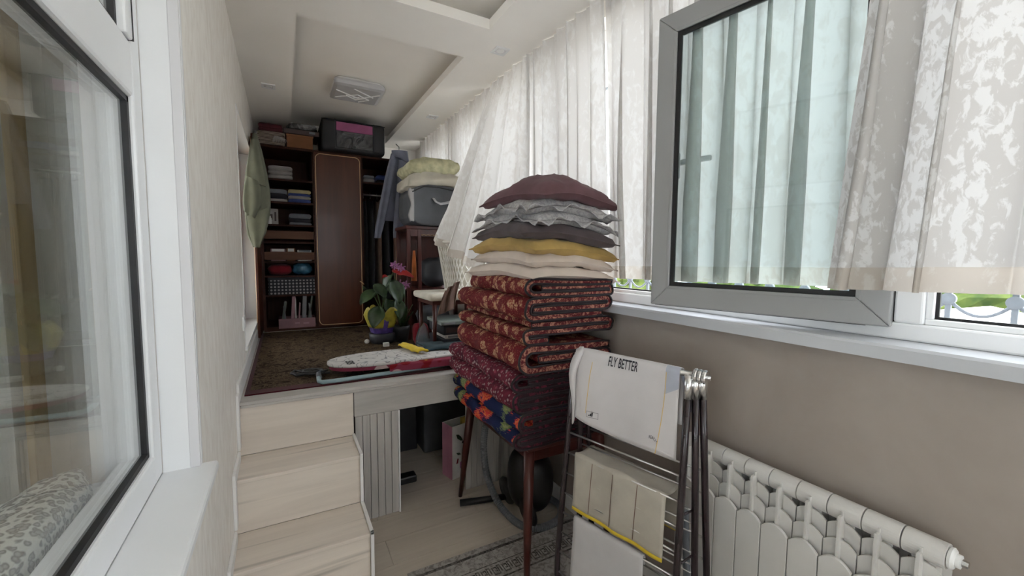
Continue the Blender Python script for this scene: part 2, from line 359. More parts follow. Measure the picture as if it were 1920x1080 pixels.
# ceiling with two sunk panels
m = MB(); R0, R1 = .097, 1.03; zl_ = HC+.052; zt = HC+.105; cv = .085     # the lip of each sunk panel hides a wider light cove
def ring(y0, y1, xa, xb, pts, z0, z1):
    # slab with rectangular holes 'pts' along y
    m.box(XL, xa, y0, y1, z0, z1); m.box(xb, XR, y0, y1, z0, z1); e = y0
    for a, b in pts: m.box(xa, xb, e, a, z0, z1); e = b
    m.box(xa, xb, e, y1, z0, z1)
ring(Y0, Y1, R0, R1, [(-1.4, 2.15), (2.52, 4.80)], HC, zl_)
ring(Y0, Y1, R0-cv, R1+cv, [(-1.4-cv, 2.15+cv), (2.52-cv, 4.80+cv)], zl_, zt)
m.box(XL, XR, Y0, Y1, zt, 2.95)
struct(m.build('ceiling', 'ceiling_paint', loc=(0, 0, HC)), 'white plasterboard ceiling with sunk panels')
# ---- platform with stairs
T1, T2 = 1.468-.965, 1.468-1.2046
pf = sroot('platform', (.6, YP, 0), 'raised wooden platform with stairs')
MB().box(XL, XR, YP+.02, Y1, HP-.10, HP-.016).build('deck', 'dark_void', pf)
for i in range(13):
    a = YP - .012 + i*.204; MB().box(XL+.001, XR-.001, a, min(a+.202, Y1), HP-.016, HP).build('board', 'laminate_beam', pf, bevel=.002)
MB().box(.312, XR-.001, YP, YP+.02, .60, HP-.030).build('beam', 'laminate_beam', pf, bevel=.002)
MB().box(XL+.015, XR-.001, YP-.014, YP+.02, HP-.030, HP-.016).build('nosing', 'laminate_beam', pf, bevel=.003)
MB().box(XL+.001, .308, YP, YP+.02, T1, HP-.030).build('riser', 'laminate_step', pf, bevel=.001)
MB().box(XL+.001, .30, 2.068, YP, T1-.018, T1).build('tread', 'laminate_step', pf, bevel=.003)
MB().box(XL+.001, .30, 2.075, 2.095, T2, T1-.018).build('riser', 'laminate_step', pf, bevel=.001)
MB().box(XL+.001, .297, 1.808, 2.075, T2-.018, T2).build('tread', 'laminate_step', pf, bevel=.003)
MB().box(XL+.001, .297, 1.815, 1.835, 0, T2-.018).build('riser', 'laminate_step', pf, bevel=.001)
# side cheek of the stairs and its white edging
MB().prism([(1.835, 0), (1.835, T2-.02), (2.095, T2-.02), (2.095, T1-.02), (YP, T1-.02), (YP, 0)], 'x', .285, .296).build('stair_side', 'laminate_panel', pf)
def zig(x0, x1, dy, dz, top):
    line = [(1.806, 0), (1.806, T2+.002), (2.066, T2+.002), (2.066, T1+.002), (YP-.014, T1+.002)] + top
    return line
def zigstrip(name, x0, x1, line, w, mat, par):
    for (a, b), (c, d) in zip(line, line[1:]):
        if abs(a-c) < 1e-4: mm = MB().box(x0, x1, a-w, a, min(b, d)-.0, max(b, d)+w)
        else: mm = MB().box(x0, x1, min(a, c)-w, max(a, c)-w, b, b+w)
        mm.build(name, mat, par, bevel=.002)
zigstrip('edge_trim', .297, .311, [(1.808, 0), (1.808, T2), (2.068, T2), (2.068, T1), (YP, T1)], .014, 'skirting', pf)
# grooved panels under the platform edge
for k in range(6):
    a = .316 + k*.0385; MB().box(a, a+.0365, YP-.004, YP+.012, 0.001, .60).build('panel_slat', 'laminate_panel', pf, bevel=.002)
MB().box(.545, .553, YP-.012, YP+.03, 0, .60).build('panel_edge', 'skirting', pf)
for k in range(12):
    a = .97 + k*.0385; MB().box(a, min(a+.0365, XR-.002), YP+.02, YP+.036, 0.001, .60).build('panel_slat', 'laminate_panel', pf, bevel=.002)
# skirtings
bl = sroot('baseboard_left', (XL, 2.3, 0), 'white skirting following the stairs on the left wall')
sk = .048
zz = [(1.806, 0), (1.806, T2), (2.066, T2), (2.066, T1), (YP-.012, T1), (YP-.012, HP)]
for (a, b), (c, d) in zip(zz, zz[1:]):
    if abs(a-c) < 1e-4: MB().box(XL, XL+.013, a-sk, a, b+(sk if b else 0), d+sk).build('strip', 'skirting', bl, bevel=.003)
    else: MB().box(XL, XL+.013, a, c-sk, b, b+sk).build('strip', 'skirting', bl, bevel=.003)
MB().box(XL, XL+.013, YP-.012, 4.38, HP, HP+.09).build('strip', 'skirting', bl, bevel=.003)
MB().box(XL, XL+.013, Y0, 1.758, 0, .07).build('strip', 'skirting', bl, bevel=.003)
struct(MB().box(XR-.014, XR, Y0, YP, 0, .085).build('baseboard_right', 'skirting', bevel=.004), 'white skirting below the radiator')

# ---- right window band: frame, fixed panes, open sash
FX0, FX1 = 1.49, 1.555
ZB, ZT = 1.247, 2.64
w1 = sroot('window_1', (FX0, 0, ZB), 'long white plastic window band along the right wall')
MB().box(FX0, FX1, -2.3, 4.60, ZB, ZB+.048).build('bottom_rail', 'pvc', w1, bevel=.006)
MB().box(FX0, FX1, -2.3, 4.60, ZT-.06, ZT).build('top_rail', 'pvc', w1, bevel=.006)
muls = [-2.3, -1.65, -1.0, -.35, .435, 1.225, 2.00, 2.78, 3.56, 4.54]
for yy in muls: MB().box(FX0, FX1, yy, yy+.062, ZB+.048, ZT-.06).build('mullion', 'pvc', w1, bevel=.006)
for i, (a, b) in enumerate(zip(muls, muls[1:])):
    a += .062
    if i == 4: continue
    MB().box(FX0+.012, FX0+.026, a, b, ZB+.048, ZB+.064).box(FX0+.012, FX0+.026, a, a+.016, ZB+.064, ZT-.06).box(FX0+.012, FX0+.026, b-.016, b, ZB+.064, ZT-.06).build('glazing_bead', 'pvc', w1, bevel=.003)
    MB().box(FX0+.026, FX0+.034, a, b, ZB+.048, ZB+.071).box(FX0+.026, FX0+.034, a, a+.023, ZB+.071, ZT-.06).box(FX0+.026, FX0+.034, b-.023, b, ZB+.071, ZT-.06).build('gasket', 'rubber', w1)
    MB().box(FX0+.028, FX0+.032, a, b, ZB+.05, ZT-.06).build('pane', 'glass_clear', w1)
# open sash, hinged on the mullion, swung a little into the room
hx, hy = 1.484, .497; dv = Vector((-.1967, .9805, 0)); nv = Vector((-.9805, -.1967, 0))
MS = Matrix(((dv.x, nv.x, 0, hx), (dv.y, nv.y, 0, hy), (0, 0, 1, 1.283), (0, 0, 0, 1)))   # local: x along sash, y towards the room, z up
SW, SH, ST = .732, 1.115, .078
sash = MB()
def frame_ring(m, w, h, s, y0, y1, inset=0):
    o = [(inset, inset), (w-inset, inset), (w-inset, h-inset), (inset, h-inset)]; q = inset+s; i_ = [(q, q), (w-q, q), (w-q, h-q), (q, h-q)]
    for k in range(4):
        a, b, c, d = o[k], o[(k+1) % 4], i_[(k+1) % 4], i_[k]
        P = [a, b, c, d]; m.raw([(p[0], y0, p[1]) for p in P] + [(p[0], y1, p[1]) for p in P], [[0, 1, 2, 3], [4, 7, 6, 5], [0, 4, 5, 1], [1, 5, 6, 2], [2, 6, 7, 3], [3, 7, 4, 0]])
    return m
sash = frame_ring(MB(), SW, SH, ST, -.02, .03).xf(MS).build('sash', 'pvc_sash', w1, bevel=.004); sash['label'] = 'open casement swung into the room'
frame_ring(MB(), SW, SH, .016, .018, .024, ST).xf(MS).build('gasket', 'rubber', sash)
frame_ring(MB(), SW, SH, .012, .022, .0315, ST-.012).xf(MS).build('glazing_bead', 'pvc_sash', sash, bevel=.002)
frame_ring(MB(), SW+.014, SH+.014, .02, -.030, -.018, 0).xf(MS @ Matrix.Translation((-.007, 0, -.007))).build('gasket', 'rubber', sash)
MB().box(ST-.005, SW-ST+.005, .002, .006, ST-.005, SH-ST+.005, MS).build('pane', 'glass_sash', sash)
MB().box(SW-.075, SW-.04, -.034, -.018, .50, .60, MS).box(SW-.19, SW-.05, -.052, -.034, .555, .575, MS).build('handle', 'pvc_grey', sash, bevel=.004)
sl = MB().prism([(1.372, 1.207), (1.372, 1.240), (1.378, 1.247), (1.60, 1.247), (1.60, 1.207)], 'y', -2.3, 4.60).build('window_sill', 'pvc_sill', loc=(1.4, 0, 1.207)); struct(sl, 'long white plastic window sill')
# ---- unseen window added in the end wall for frontal light
w4 = sroot('window_added', (.6, Y0, .75), 'unseen window added behind the photographer to light the room from the front')
MB().box(.35, 1.30, Y0-.07, Y0-.01, 1.25, 1.31).build('bottom_rail', 'pvc', w4); MB().box(.35, 1.30, Y0-.07, Y0-.01, 2.49, 2.55).build('top_rail', 'pvc', w4)
for x in (.35, 1.24): MB().box(x, x+.06, Y0-.07, Y0-.01, 1.31, 2.49).build('mullion', 'pvc', w4)
MB().box(.41, 1.24, Y0-.043, Y0-.037, 1.31, 2.49).build('pane', 'glass_clear', w4)
# ---- left window beside the photographer
w2 = sroot('window_2', (-.29, 1.3, .90), 'white plastic interior window beside the photographer')
GX = -.292
MB().box(-.36, GX, W1[1]-.07, W1[1]-.004, .90, 2.56).build('stile', 'pvc', w2, bevel=.006)
MB().box(-.36, GX, W1[0], W1[0]+.07, .90, 2.56).build('stile', 'pvc', w2, bevel=.006)
MB().box(-.36, GX, W1[0]+.07, W1[1]-.07, .90, .975).build('bottom_rail', 'pvc', w2, bevel=.006)
MB().box(-.36, GX, W1[0]+.07, W1[1]-.07, 1.83, 1.955).build('transom', 'pvc', w2, bevel=.008)
MB().box(-.36, GX, W1[0]+.07, W1[1]-.07, 2.50, 2.56).build('top_rail', 'pvc', w2, bevel=.006)
for a, b in ((.975, 1.83), (1.955, 2.50)):
    y0_, y1_ = W1[0]+.07, W1[1]-.07
    if a > 1.5: MB().box(-.355, GX+.006, y1_-.05, y1_, a, b).build('sash_stile', 'pvc', w2, bevel=.005); MB().box(-.35, GX+.0075, y1_-.0085, y1_-.004, a, b).build('gasket', 'rubber', w2); y1_ -= .05
    MB().box(-.318, -.302, y0_, y0_+.013, a, b).box(-.318, -.302, y1_-.013, y1_, a, b).box(-.318, -.302, y0_, y1_, a, a+.012).box(-.318, -.302, y0_, y1_, b-.012, b).build('gasket', 'rubber', w2)
    MB().box(-.314, -.308, y0_, y1_, a, b).build('pane', 'glass_clear', w2)
    MB().box(-.336, -.330, y0_, y1_, a, b).build('pane', 'glass_clear', w2)
MB().box(GX, XL+.002, W1[1]-.003, W1[1]+.012, .90, 2.56).build('reveal', 'pvc', w2)
MB().box(XL-.020, XL+.003, W1[1]-.005, W1[1]+.006, .90, 2.56).build('corner_profile', 'pvc_grey', w2, bevel=.002)
MB().box(XL+.0, XL+.004, W1[1]+.006, W1[1]+.022, .90, 2.56).build('corner_profile', 'pvc', w2)
MB().box(GX, XL+.002, W1[0], W1[1], 2.545, 2.56).build('reveal', 'pvc', w2)
MB().box(-.425, -.36, W1[1]-.012, W1[1]+.01, .90, 2.56).build('inner_reveal', 'pvc', w2); MB().box(-.60, -.36, W1[0], W1[1], .870, .900).build('inner_sill', 'pvc', w2, bevel=.006)
MB().box(-.30, XL+.040, W1[0]-.03, W1[1]+.022, .870, .900).build('sill', 'pvc', w2, bevel=.008)
# ---- far left opening beside the wardrobe
w3 = sroot('window_3', (XL, 3.5, .92), 'white glazed door in the recess beside the wardrobe')
MB().box(-.36, -.300, W2[0], W2[0]+.07, W2[2], W2[3]).build('stile', 'pvc', w3, bevel=.005); MB().box(-.36, -.300, W2[1]-.07, W2[1], W2[2], W2[3]).build('stile', 'pvc', w3, bevel=.005)
MB().box(-.36, -.300, W2[0]+.07, W2[1]-.07, W2[2], W2[2]+.08).build('bottom_rail', 'pvc', w3, bevel=.005); MB().box(-.36, -.300, W2[0]+.07, W2[1]-.07, W2[3]-.07, W2[3]).build('top_rail', 'pvc', w3, bevel=.005)
MB().box(-.335, -.329, W2[0]+.07, W2[1]-.07, W2[2]+.08, W2[3]-.07).build('pane', 'glass_clear', w3)
MB().box(-.306, -.297, W2[0]+.058, W2[0]+.07, W2[2]+.07, W2[3]-.06).build('gasket', 'rubber', w3)
MB().box(-.30, XL+.003, W2[0]-.004, W2[0]+.010, W2[2], W2[3]).build('reveal', 'pvc', w3); MB().box(-.30, XL+.003, W2[1]-.010, W2[1], W2[2], W2[3]).build('reveal', 'pvc', w3)
MB().box(-.30, XL+.003, W2[0], W2[1], W2[3]-.012, W2[3]).build('reveal', 'pvc', w3); MB().box(-.30, XL+.012, W2[0], W2[1], W2[2]-.02, W2[2]+.004).build('sill', 'pvc', w3)

# ---- the room behind the left window
struct(MB().box(-3.4, -.42, -2.3, 5.0, -.1, 0).build('floor_room', 'room_floor'), 'floor of the room behind the glass')
struct(MB().box(-3.4, -.42, -2.3, 5.0, 2.75, 2.9).build('ceiling_room', 'ceiling_paint'), 'ceiling of the room behind the glass')
struct(MB().box(-3.5, -3.4, -2.3, 5.0, 0, .8).box(-3.5, -3.4, -2.3, 5.0, 2.3, 2.9).box(-3.5, -3.4, -2.3, -2.2, .8, 2.3).box(-3.5, -3.4, -.2, 3.3, .8, 2.3).box(-3.5, -3.4, 4.8, 5.0, .8, 2.3).build('wall_room_far', 'room_wall'), 'far wall of the room behind the glass')  # both openings in this unseen wall are added to let daylight in
struct(MB().box(-3.5, -.42, 5.0, 5.1, 0, .9).box(-3.5, -.42, 5.0, 5.1, 2.45, 2.9).box(-3.5, -2.6, 5.0, 5.1, .9, 2.45).box(-.9, -.42, 5.0, 5.1, .9, 2.45).build('wall_room_end', 'room_wall'), 'end wall of the room beyond the glazed door')  # opening added in this wall to brighten the balcony through the glazed door
struct(MB().box(-3.4, -.42, 3.0, 3.1, 0, 2.9).build('wall_room_side', 'room_wall'), 'side wall of the room behind the glass')
struct(MB().box(-3.4, -.42, -2.4, -2.3, 0, 2.9).build('wall_room_near', 'room_wall'), 'near wall of the room behind the glass')

# ================================================================== CURTAINS
def curtain(label, top, bot, folds, amp, seed, hem=.06, pull=None, nt=26, mat='curtain_cloth', ov=.45):
    n = int(folds*22)
    def P(s, t):
        a, b = Vector(top(s)), Vector(bot(s)); p = a.lerp(b, t)
        ph = 2*math.pi*(folds*s + .75*nz(s*folds*.45, seed) + .10*nz(s*5, t*1.6, seed))
        k = amp*(.42+.58*min(1, t*1.3))*(1+.8*nz(s*folds*.8, seed+9))
        fine = (1-t)**2*.25*amp*math.sin(ph*2.0+seed)
        p.x += k*(math.sin(ph)*.9+.18*math.sin(3*ph+seed)) + fine; p.y += k*(ov*math.sin(2*ph)+.25*math.cos(ph+seed))
        if pull: p += Vector(pull(s, t))
        return p
    L = (Vector(top(.5))-Vector(bot(.5))).length; th = 1-hem/L
    c0 = top(.5)
    root = thing('curtain', label, 'curtain', bot(.5), 'pale curtains along the window band')
    MB().grid(n, nt, lambda s, t: P(s, t*th)).build('drape', mat, root, smooth=True, fix=False)
    MB().grid(n, 3, lambda s, t: P(s, th+t*(1-th)) + Vector((-.0015, 0, 0))).build('hem', 'curtain_hem', root, smooth=True, fix=False)
    return root
CX = 1.362; CT = HC-.004
def lin(a, b): return lambda s: tuple(a[i]+(b[i]-a[i])*s for i in range(3))
curtain('broad marbled curtain at the right edge, hanging over the open casement', lin((CX, -.10, CT), (CX, .505, CT)), lin((CX+.0, -.10, 1.405), (CX-.005, .60, 1.385)), 4.2, .050, 3.1, mat='curtain_marbled')
def behind_sash(s, t):
    y = .60+1.02*s; k = min(1, t/.2); k = k*k*(3-2*k)
    return (max(0, (1.484-(y-.497)*.2006)+.045-1.40)*k, 0, 0)
curtain('straight pale curtain seen through the glass of the open casement', lin((1.388, .58, CT), (1.385, 1.62, CT)), lin((1.40, .60, 1.385), (1.455, 1.62, 1.368)), 7.5, .042, 8.7, pull=behind_sash, ov=.85)
curtain('white curtain hanging directly behind the pillow pile', lin((CX+.0, 1.60, CT), (CX, 2.30, CT)), lin((CX+.085, 1.62, 1.385), (CX+.06, 2.36, 1.40)), 7, .028, 1.9)
def dr(s):
    a, b, c = Vector((1.365, 2.30, 1.41)), Vector((1.02, 2.42, 1.30)), Vector((1.0, 3.02, 1.625))
    return tuple(a.lerp(b, s).lerp(b.lerp(c, s), s))
def c4pull(s, t):
    k = max(0, (t-.80)/.20); return (-.02*k*s, 0, .05*k*s*(1-k))
curtain('loose white curtain billowing inwards over the laundry basket', lin((CX, 2.28, CT), (CX, 2.80, CT)), dr, 5, .034, 5.5, hem=.05, pull=c4pull)
curtain('sunlit gathered curtain at the far end above the duvet', lin((CX, 2.84, CT), (CX, 4.52, CT)), lin((CX+.02, 2.84, 1.39), (CX+.02, 4.52, 1.39)), 16, .045, 12.3)

# ================================================================== TABLE AND QUILTS
TZ = .622
tb = thing('side_table', 'dark mahogany table with tapered splayed legs under the folded quilts', 'table', (1.15, 1.9, 0))
MB().box(.93, 1.385, 1.53, 2.26, TZ-.022, TZ).build('table_top', 'table_wood', tb, bevel=.005)
MB().box(.96, 1.355, 1.565, 1.585, TZ-.085, TZ-.022).box(.96, 1.355, 2.205, 2.225, TZ-.085, TZ-.022).box(.96, .98, 1.585, 2.205, TZ-.085, TZ-.022).box(1.335, 1.355, 1.585, 2.205, TZ-.085, TZ-.022).build('apron', 'table_wood', tb)
for tx, ty, fx, fy in ((.955, 1.565, .893, 1.475), (.955, 2.225, .912, 2.302), (1.36, 1.565, 1.385, 1.50), (1.36, 2.225, 1.38, 2.28)):
    MB().tube([(tx, ty, TZ-.024), (tx+(fx-tx)*.5, ty+(fy-ty)*.5, .3), (fx, fy, .0)], [.026, .021, .012], 10).build('leg', 'table_wood', tb, smooth=True)
def quilt(label, x0, x1, y0, y1, z, h, mat, endmat, seed, style, group, dx=0):
    w = x1-x0; t = h*.285; r = (h-t)/2; path = []
    zt_, zb_, zm = h-t*.5, t*.5, h*.5
    def arc(cx, cz, rad, a0, a1, n=9): return [(cx+rad*math.cos(math.radians(a0+(a1-a0)*k/n)), cz+rad*math.sin(math.radians(a0+(a1-a0)*k/n))) for k in range(n+1)]
    def seg(a, b, n=10): return [(a[0]+(b[0]-a[0])*k/n, a[1]+(b[1]-a[1])*k/n) for k in range(n)]
    r2 = (zm-zb_)/2; xl = t*.5+r; xr = w-t*.5
    if style == 0:      # loose end on top at the right, tucked end inside
        path = seg((xr, zt_-.01), (xl, zt_)) + arc(xl, h*.5, r, 90, 270) + seg((xl+.01, zb_), (xr-r2, zb_))[1:] + arc(xr-r2, (zb_+zm)/2, r2, -90, 90) + seg((xr-r2-.01, zm), (xl-.01, zm))
    elif style == 1:    # closed at the right, spiral end inside at the left
        path = seg((xl-.01, zm), (xr-r2, zm)) + arc(xr-r2, (zm+zt_)/2, r2, -90, 90) + seg((xr-r2-.01, zt_), (xl, zt_)) + arc(xl, h*.5, r, 90, 270) + seg((xl+.01, zb_), (xr, zb_+.004))
    else:               # tucked end inside, loose end below left
        path = seg((xl+.10, zb_), (xl+.03, zb_)) + arc(xl, (zb_+zm)/2+.0, r2, -90, -270) + seg((xl+.02, zm), (xr-r*.9, zm))[:0] + seg((xl+.02, zm), (xr-r2, zm)) + arc(xr-r2, (zm+zt_)/2, r2, -90, 90) + seg((xr-r2-.01, zt_), (.02, zt_-.004))
    # resample evenly
    pts = [Vector((p[0], p[1])) for p in path]; out = [pts[0]]; 
    for p in pts[1:]:
        if (p-out[-1]).length > .004: out.append(p)
    pts = out; m = len(pts); A = []; B = []
    for i, p in enumerate(pts):
        d = (pts[min(i+1, m-1)]-pts[max(i-1, 0)]).normalized(); nn = Vector((-d.y, d.x)); tt = t*.47
        if i in (0, m-1): tt *= .75
        A.append(p+nn*tt); B.append(p-nn*tt)
    loop = A + B[::-1]; n = len(loop); ny = 22
    def P(q, k):
        f = k/(ny-1); y = y0+(y1-y0)*f
        ex = math.exp(-((f*(y1-y0))/.02)**2)*.3 + math.exp(-(((1-f)*(y1-y0))/.02)**2)*.3
        left = max(0, 1-q.x/.09)
        wob = .010*nz(y*5, seed, q.y*9)+.006*nz(y*14, seed+3, q.y*20)
        sag = -.010*math.sin(math.pi*f)*(q.x/w) 
        return Vector((x0+q.x+dx*f + left*(wob*1.6-.006*math.sin(y*26+seed*2)) , y+.008*nz(q.x*9, q.y*30, seed), z+q.y*(1-.03*ex)+.35*wob*left+.005*nz(q.x*7, y*6, seed)*(q.y/h)))
    root = thing('folded_quilt', label, 'quilt', ((x0+x1)/2, (y0+y1)/2, z), group)
    vs = [P(q, k) for k in range(ny) for q in loop]; fs = []
    for k in range(ny-1):
        for i in range(n): j = (i+1) % n; fs.append([k*n+i, k*n+j, (k+1)*n+j, (k+1)*n+i])
    MB().raw(vs, fs).build('cover', mat, root, smooth=True)
    for k in (0, ny-1):
        MB().raw([P(q, k) for q in A] + [P(q, k) for q in B], [[i, i+1, m+i+1, m+i] for i in range(m-1)]).build('cut_end', endmat, root, smooth=True)
    e = [P(q, 0)+Vector((0, -.002, 0)) for q in loop]
    MB().tube(e, .0055, 5, closed=True).build('piping', 'piping_black', root, smooth=True)
    return root
QG = 'quilts folded in the tall stack'
zs = [.622, .703, .787, .883, .963, 1.092, 1.196, 1.298, 1.380]
spec = [('navy flowered quilt at the very bottom of the stack', .86, 1.37, 1.53, 2.28, 'navy_floral', 'quilt_end_dark', 1),
        ('navy flowered quilt, second from the bottom of the stack', .865, 1.375, 1.515, 2.29, 'navy_floral', 'quilt_end_dark', 0),
        ('crimson small-flowered quilt lying directly on the navy quilts', .845, 1.37, 1.53, 2.33, 'crimson_floral', 'quilt_end_dark', 1),
        ('crimson small-flowered quilt lying directly under the gold ones', .85, 1.365, 1.53, 2.31, 'crimson_floral', 'quilt_end_dark', 0),
        ('thick red and gold damask quilt, lowest of the four gold ones', .86, 1.37, 1.50, 2.26, 'damask', 'quilt_end', 0),
        ('red and gold damask quilt, third from the top of the quilts', .865, 1.385, 1.51, 2.26, 'damask', 'quilt_end', 2),
        ('red and gold damask quilt, second from the top of the quilts', .87, 1.355, 1.49, 2.27, 'damask', 'quilt_end', 1),
        ('red and gold damask quilt on top, directly under the pillows', .895, 1.365, 1.49, 2.16, 'damask', 'quilt_end', 0)]
for i, (lb, a, b, c, d, mt, em, st) in enumerate(spec):
    quilt(lb, a, b, c, d, zs[i], (zs[i+1]-zs[i])*1.0, mt, em, 1.7*i+.6, st, QG, dx=(.0 if i < 4 else .012))
# ================================================================== PILLOWS
def pillow(label, cx, cy, z, a, b, T, rot, mat, seed, droop=.03, tilt=(0, 0), flange=0, crown=0):
    Mz = Matrix.Rotation(math.radians(rot), 4, 'Z'); N = 27
    def mid(u, v):
        x = a*u*(1-.07*(1-v*v)*abs(u)); y = b*v*(1-.07*(1-u*u)*abs(v))
        return x, y, -droop*(u*u+v*v)*.5 + tilt[0]*u + tilt[1]*v + .010*nz(u*1.4, v*1.4, seed)
    def P(u, v, sg):
        x, y, zz = mid(u, v); k = max(0, (1-u**4)*(1-v**4))**.32
        wr = .011*nz(u*3+seed, v*3, seed)+.006*nz(u*9, v*9+seed, 2)+.006*math.exp(-((1-abs(u))/.25)**2)*math.sin(v*9+seed*3)*k+.006*math.exp(-((1-abs(v))/.25)**2)*math.sin(u*10+seed)*k
        h = T*.5*k + (crown*k*max(0, 1-(u*u+v*v)*.6) if sg > 0 else 0)
        return Mz @ Vector((x, y, 0)) + Vector((cx, cy, z+zz+sg*h+wr*k))
    root = thing('pillow', label, 'pillow', (cx, cy, z-T*.5), 'pillows piled on the quilts')
    MB().grid(N, N, lambda s, t: P(s*2-1, t*2-1, 1)).grid(N, N, lambda s, t: P(s*2-1, t*2-1, -1)).build('pillowcase', mat, root, smooth=True)
    # seam or ruffled flange around the edge
    per = []
    for k in range(4):
        for i in range(24):
            q = i/24*2-1; per.append([(q, -1), (1, q), (-q, 1), (-1, -q)][k])
    n = len(per)
    def F(s, t):
        u, v = per[int(round(s*n)) % n]; x, y, zz = mid(u, v); i = int(round(s*n))
        wv = (.016*math.sin(i*.62+seed)+.010*math.sin(i*1.3+seed*2))*t if flange else 0
        sc = 1+t*(flange/ max(a, b)); 
        return Mz @ Vector((x*sc, y*sc, 0)) + Vector((cx, cy, z+zz+wv-.006*t))
    if flange: MB().grid(n, 4, F, wrap=True).build('flange', mat, root, smooth=True, solid=.003)
    else: MB().tube([F(i/n, 0) for i in range(n)], .003, 5, closed=True).build('seam', mat, root, smooth=True)
    return root
pillow('beige linen pillow at the bottom of the pile, resting on the quilts', 1.145, 1.81, 1.412, .255, .325, .078, 3, 'beige_linen', 2.2, .045, (-.012, .004))
pillow('beige linen pillow directly under the mustard one', 1.15, 1.80, 1.480, .25, .30, .078, 0, 'beige_linen', 4.9, .05, (-.018, .004))
pillow('mustard yellow pillow in the middle of the pile', 1.155, 1.79, 1.535, .26, .295, .085, 5, 'mustard', 7.3, .055, (-.020, .004))
pillow('dark taupe pillow directly on the mustard one', 1.145, 1.785, 1.600, .255, .30, .088, -3, 'taupe', 9.4, .055, (-.022, .0))
pillow('light grey printed pillow with ruffled edge on the taupe one', 1.155, 1.77, 1.662, .225, .26, .075, 4, 'grey_print', 3.3, .06, (-.018, 0), flange=.035)
pillow('light grey printed pillow with ruffled edge under the mauve one', 1.15, 1.775, 1.724, .23, .265, .078, -2, 'grey_print', 6.1, .065, (-.012, 0), flange=.03)
pillow('dusky mauve pillow crowning the pile', 1.16, 1.74, 1.786, .24, .26, .085, 8, 'mauve', 8.8, .075, (-.01, 0), crown=.03)

# ================================================================== DRYING RACK
T_, N_ = Vector((1.006, 1.28, 1.105)), Vector((1.115, .846, 1.105))
bar = (N_-T_).normalized(); prp = Vector((bar.y, -bar.x, 0)); prp = prp if prp.x > 0 else -prp    # prp points to the radiator
rk = thing('drying_rack', 'folding clothes rack with dark legs and steel rungs before the radiator', 'drying rack', (1.1, 1.05, 0))
def rk_pt(fr, along, z):   # fr: lean per metre of drop along prp
    k = T_.z-z; return T_.lerp(N_, along) + prp*(fr*k) + Vector((0, 0, -k)) + bar*(-.05*k)*(1-along)*.9
MB().tube([T_-bar*.01, N_+bar*.03], .009, 10).build('top_bar', 'steel', rk, smooth=True)
for fr, nm in ((-.055, 0), (.075, 1), (.14, 2)):
    off = prp*(-.012+.012*nm) + bar*(.0+.016*nm-.008)
    a = [rk_pt(fr, 0, z)+off for z in (1.095, .8, .5, .28)]; b = [rk_pt(fr, 1, z)+off for z in (.28, .5, .8, 1.04)]
    zl = .035 + .012*nm
    q0, q1 = rk_pt(fr, 0, zl)+off, rk_pt(fr, 1, zl)+off
    def curve(p, c, q): return [p.lerp(c, k/5).lerp(c.lerp(q, k/5), k/5) for k in range(1, 5)]
    bot = curve(a[-1], q0, q0.lerp(q1, .3)) + [q0.lerp(q1, .3), q0.lerp(q1, .7)] + curve(q0.lerp(q1, .7), q1, b[0])
    MB().tube(a+bot+b, .0115, 8).build('leg_frame', 'dark_lacquer', rk, smooth=True)
    zrs = [.78-.082*k for k in range(8)] if nm != 1 else [.72, .60, .45, .30]
    for zr in zrs: MB().tube([rk_pt(fr, 0, zr)+off, rk_pt(fr, 1, zr)+off], .0038 if nm != 1 else .003, 6).build('rung', 'steel', rk, smooth=True)
    MB().tube([rk_pt(fr, 1, 1.105)+off, rk_pt(fr, 1, 1.03)+off], [.013, .0125], 10).build('ferrule', 'chrome', rk, smooth=True)
    Mb = bar.to_track_quat('Z', 'Y').to_matrix().to_4x4()
    MB().lathe([(.004, -.006), (.020, -.006), (.022, -.003), (.022, .003), (.020, .006), (.004, .006)], N_+bar*(.010+.014*nm), 18, Mb).build('hinge_disc', 'chrome', rk, smooth=False)
MB().tube([N_+bar*.04, N_+bar*.054], .007, 8).build('rivet', 'chrome', rk, smooth=True)
for z in (.66, .5): MB().tube([rk_pt(-.055, 1, z), rk_pt(.14, 1, z-.02)], .004, 6).build('brace', 'dark_lacquer', rk, smooth=True)

# white football shirt draped over the top bar
js = thing('jersey', 'white football shirt with gold piping and black lettering hung over the rack', 'shirt', (1.05, 1.05, .8))
JA = lambda u: T_ + bar*(.012 + u*.40)
def J(u, d, lift=0):      # d: distance from the crest, positive on the room side
    r = .016; s = -prp if d >= 0 else prp; a = abs(d)
    base = JA(u)
    if a < r*1.57:
        th = a/r; p = base + Vector((0, 0, r*math.cos(th))) + s*(r*math.sin(th)); n = Vector((0, 0, math.cos(th))) + s*math.sin(th)
    else:
        k = a-r*1.57; p = base + s*(r+.035*k) + Vector((0, 0, -k)); n = s
    env = min(1, a/.1); w = .014*env*nz(u*3.0, d*2.2, 3.3) + .007*env*math.sin(u*7+d*6) + .012*max(0, .25-u)*env*math.sin(d*20)
    return p + n*(w+lift)
def hemf(u): return .278+.045*u+.012*math.sin(u*5)
MB().grid(40, 34, lambda u, t: J(u, -.20+(hemf(u)+.20)*t)).build('body', 'white_jersey', js, smooth=True, solid=.002)
MB().grid(3, 30, lambda u, t: J(.905-.10*t*t*.55+.006*u-.02, .03+(hemf(.9)-.03)*t, .0018)).build('piping', 'gold_trim', js, smooth=True, fix=False)
MB().grid(3, 30, lambda u, t: J(.17-.05*t+.006*u, .05+(hemf(.1)-.09)*t, .0018)).build('piping', 'gold_trim', js, smooth=True, fix=False)
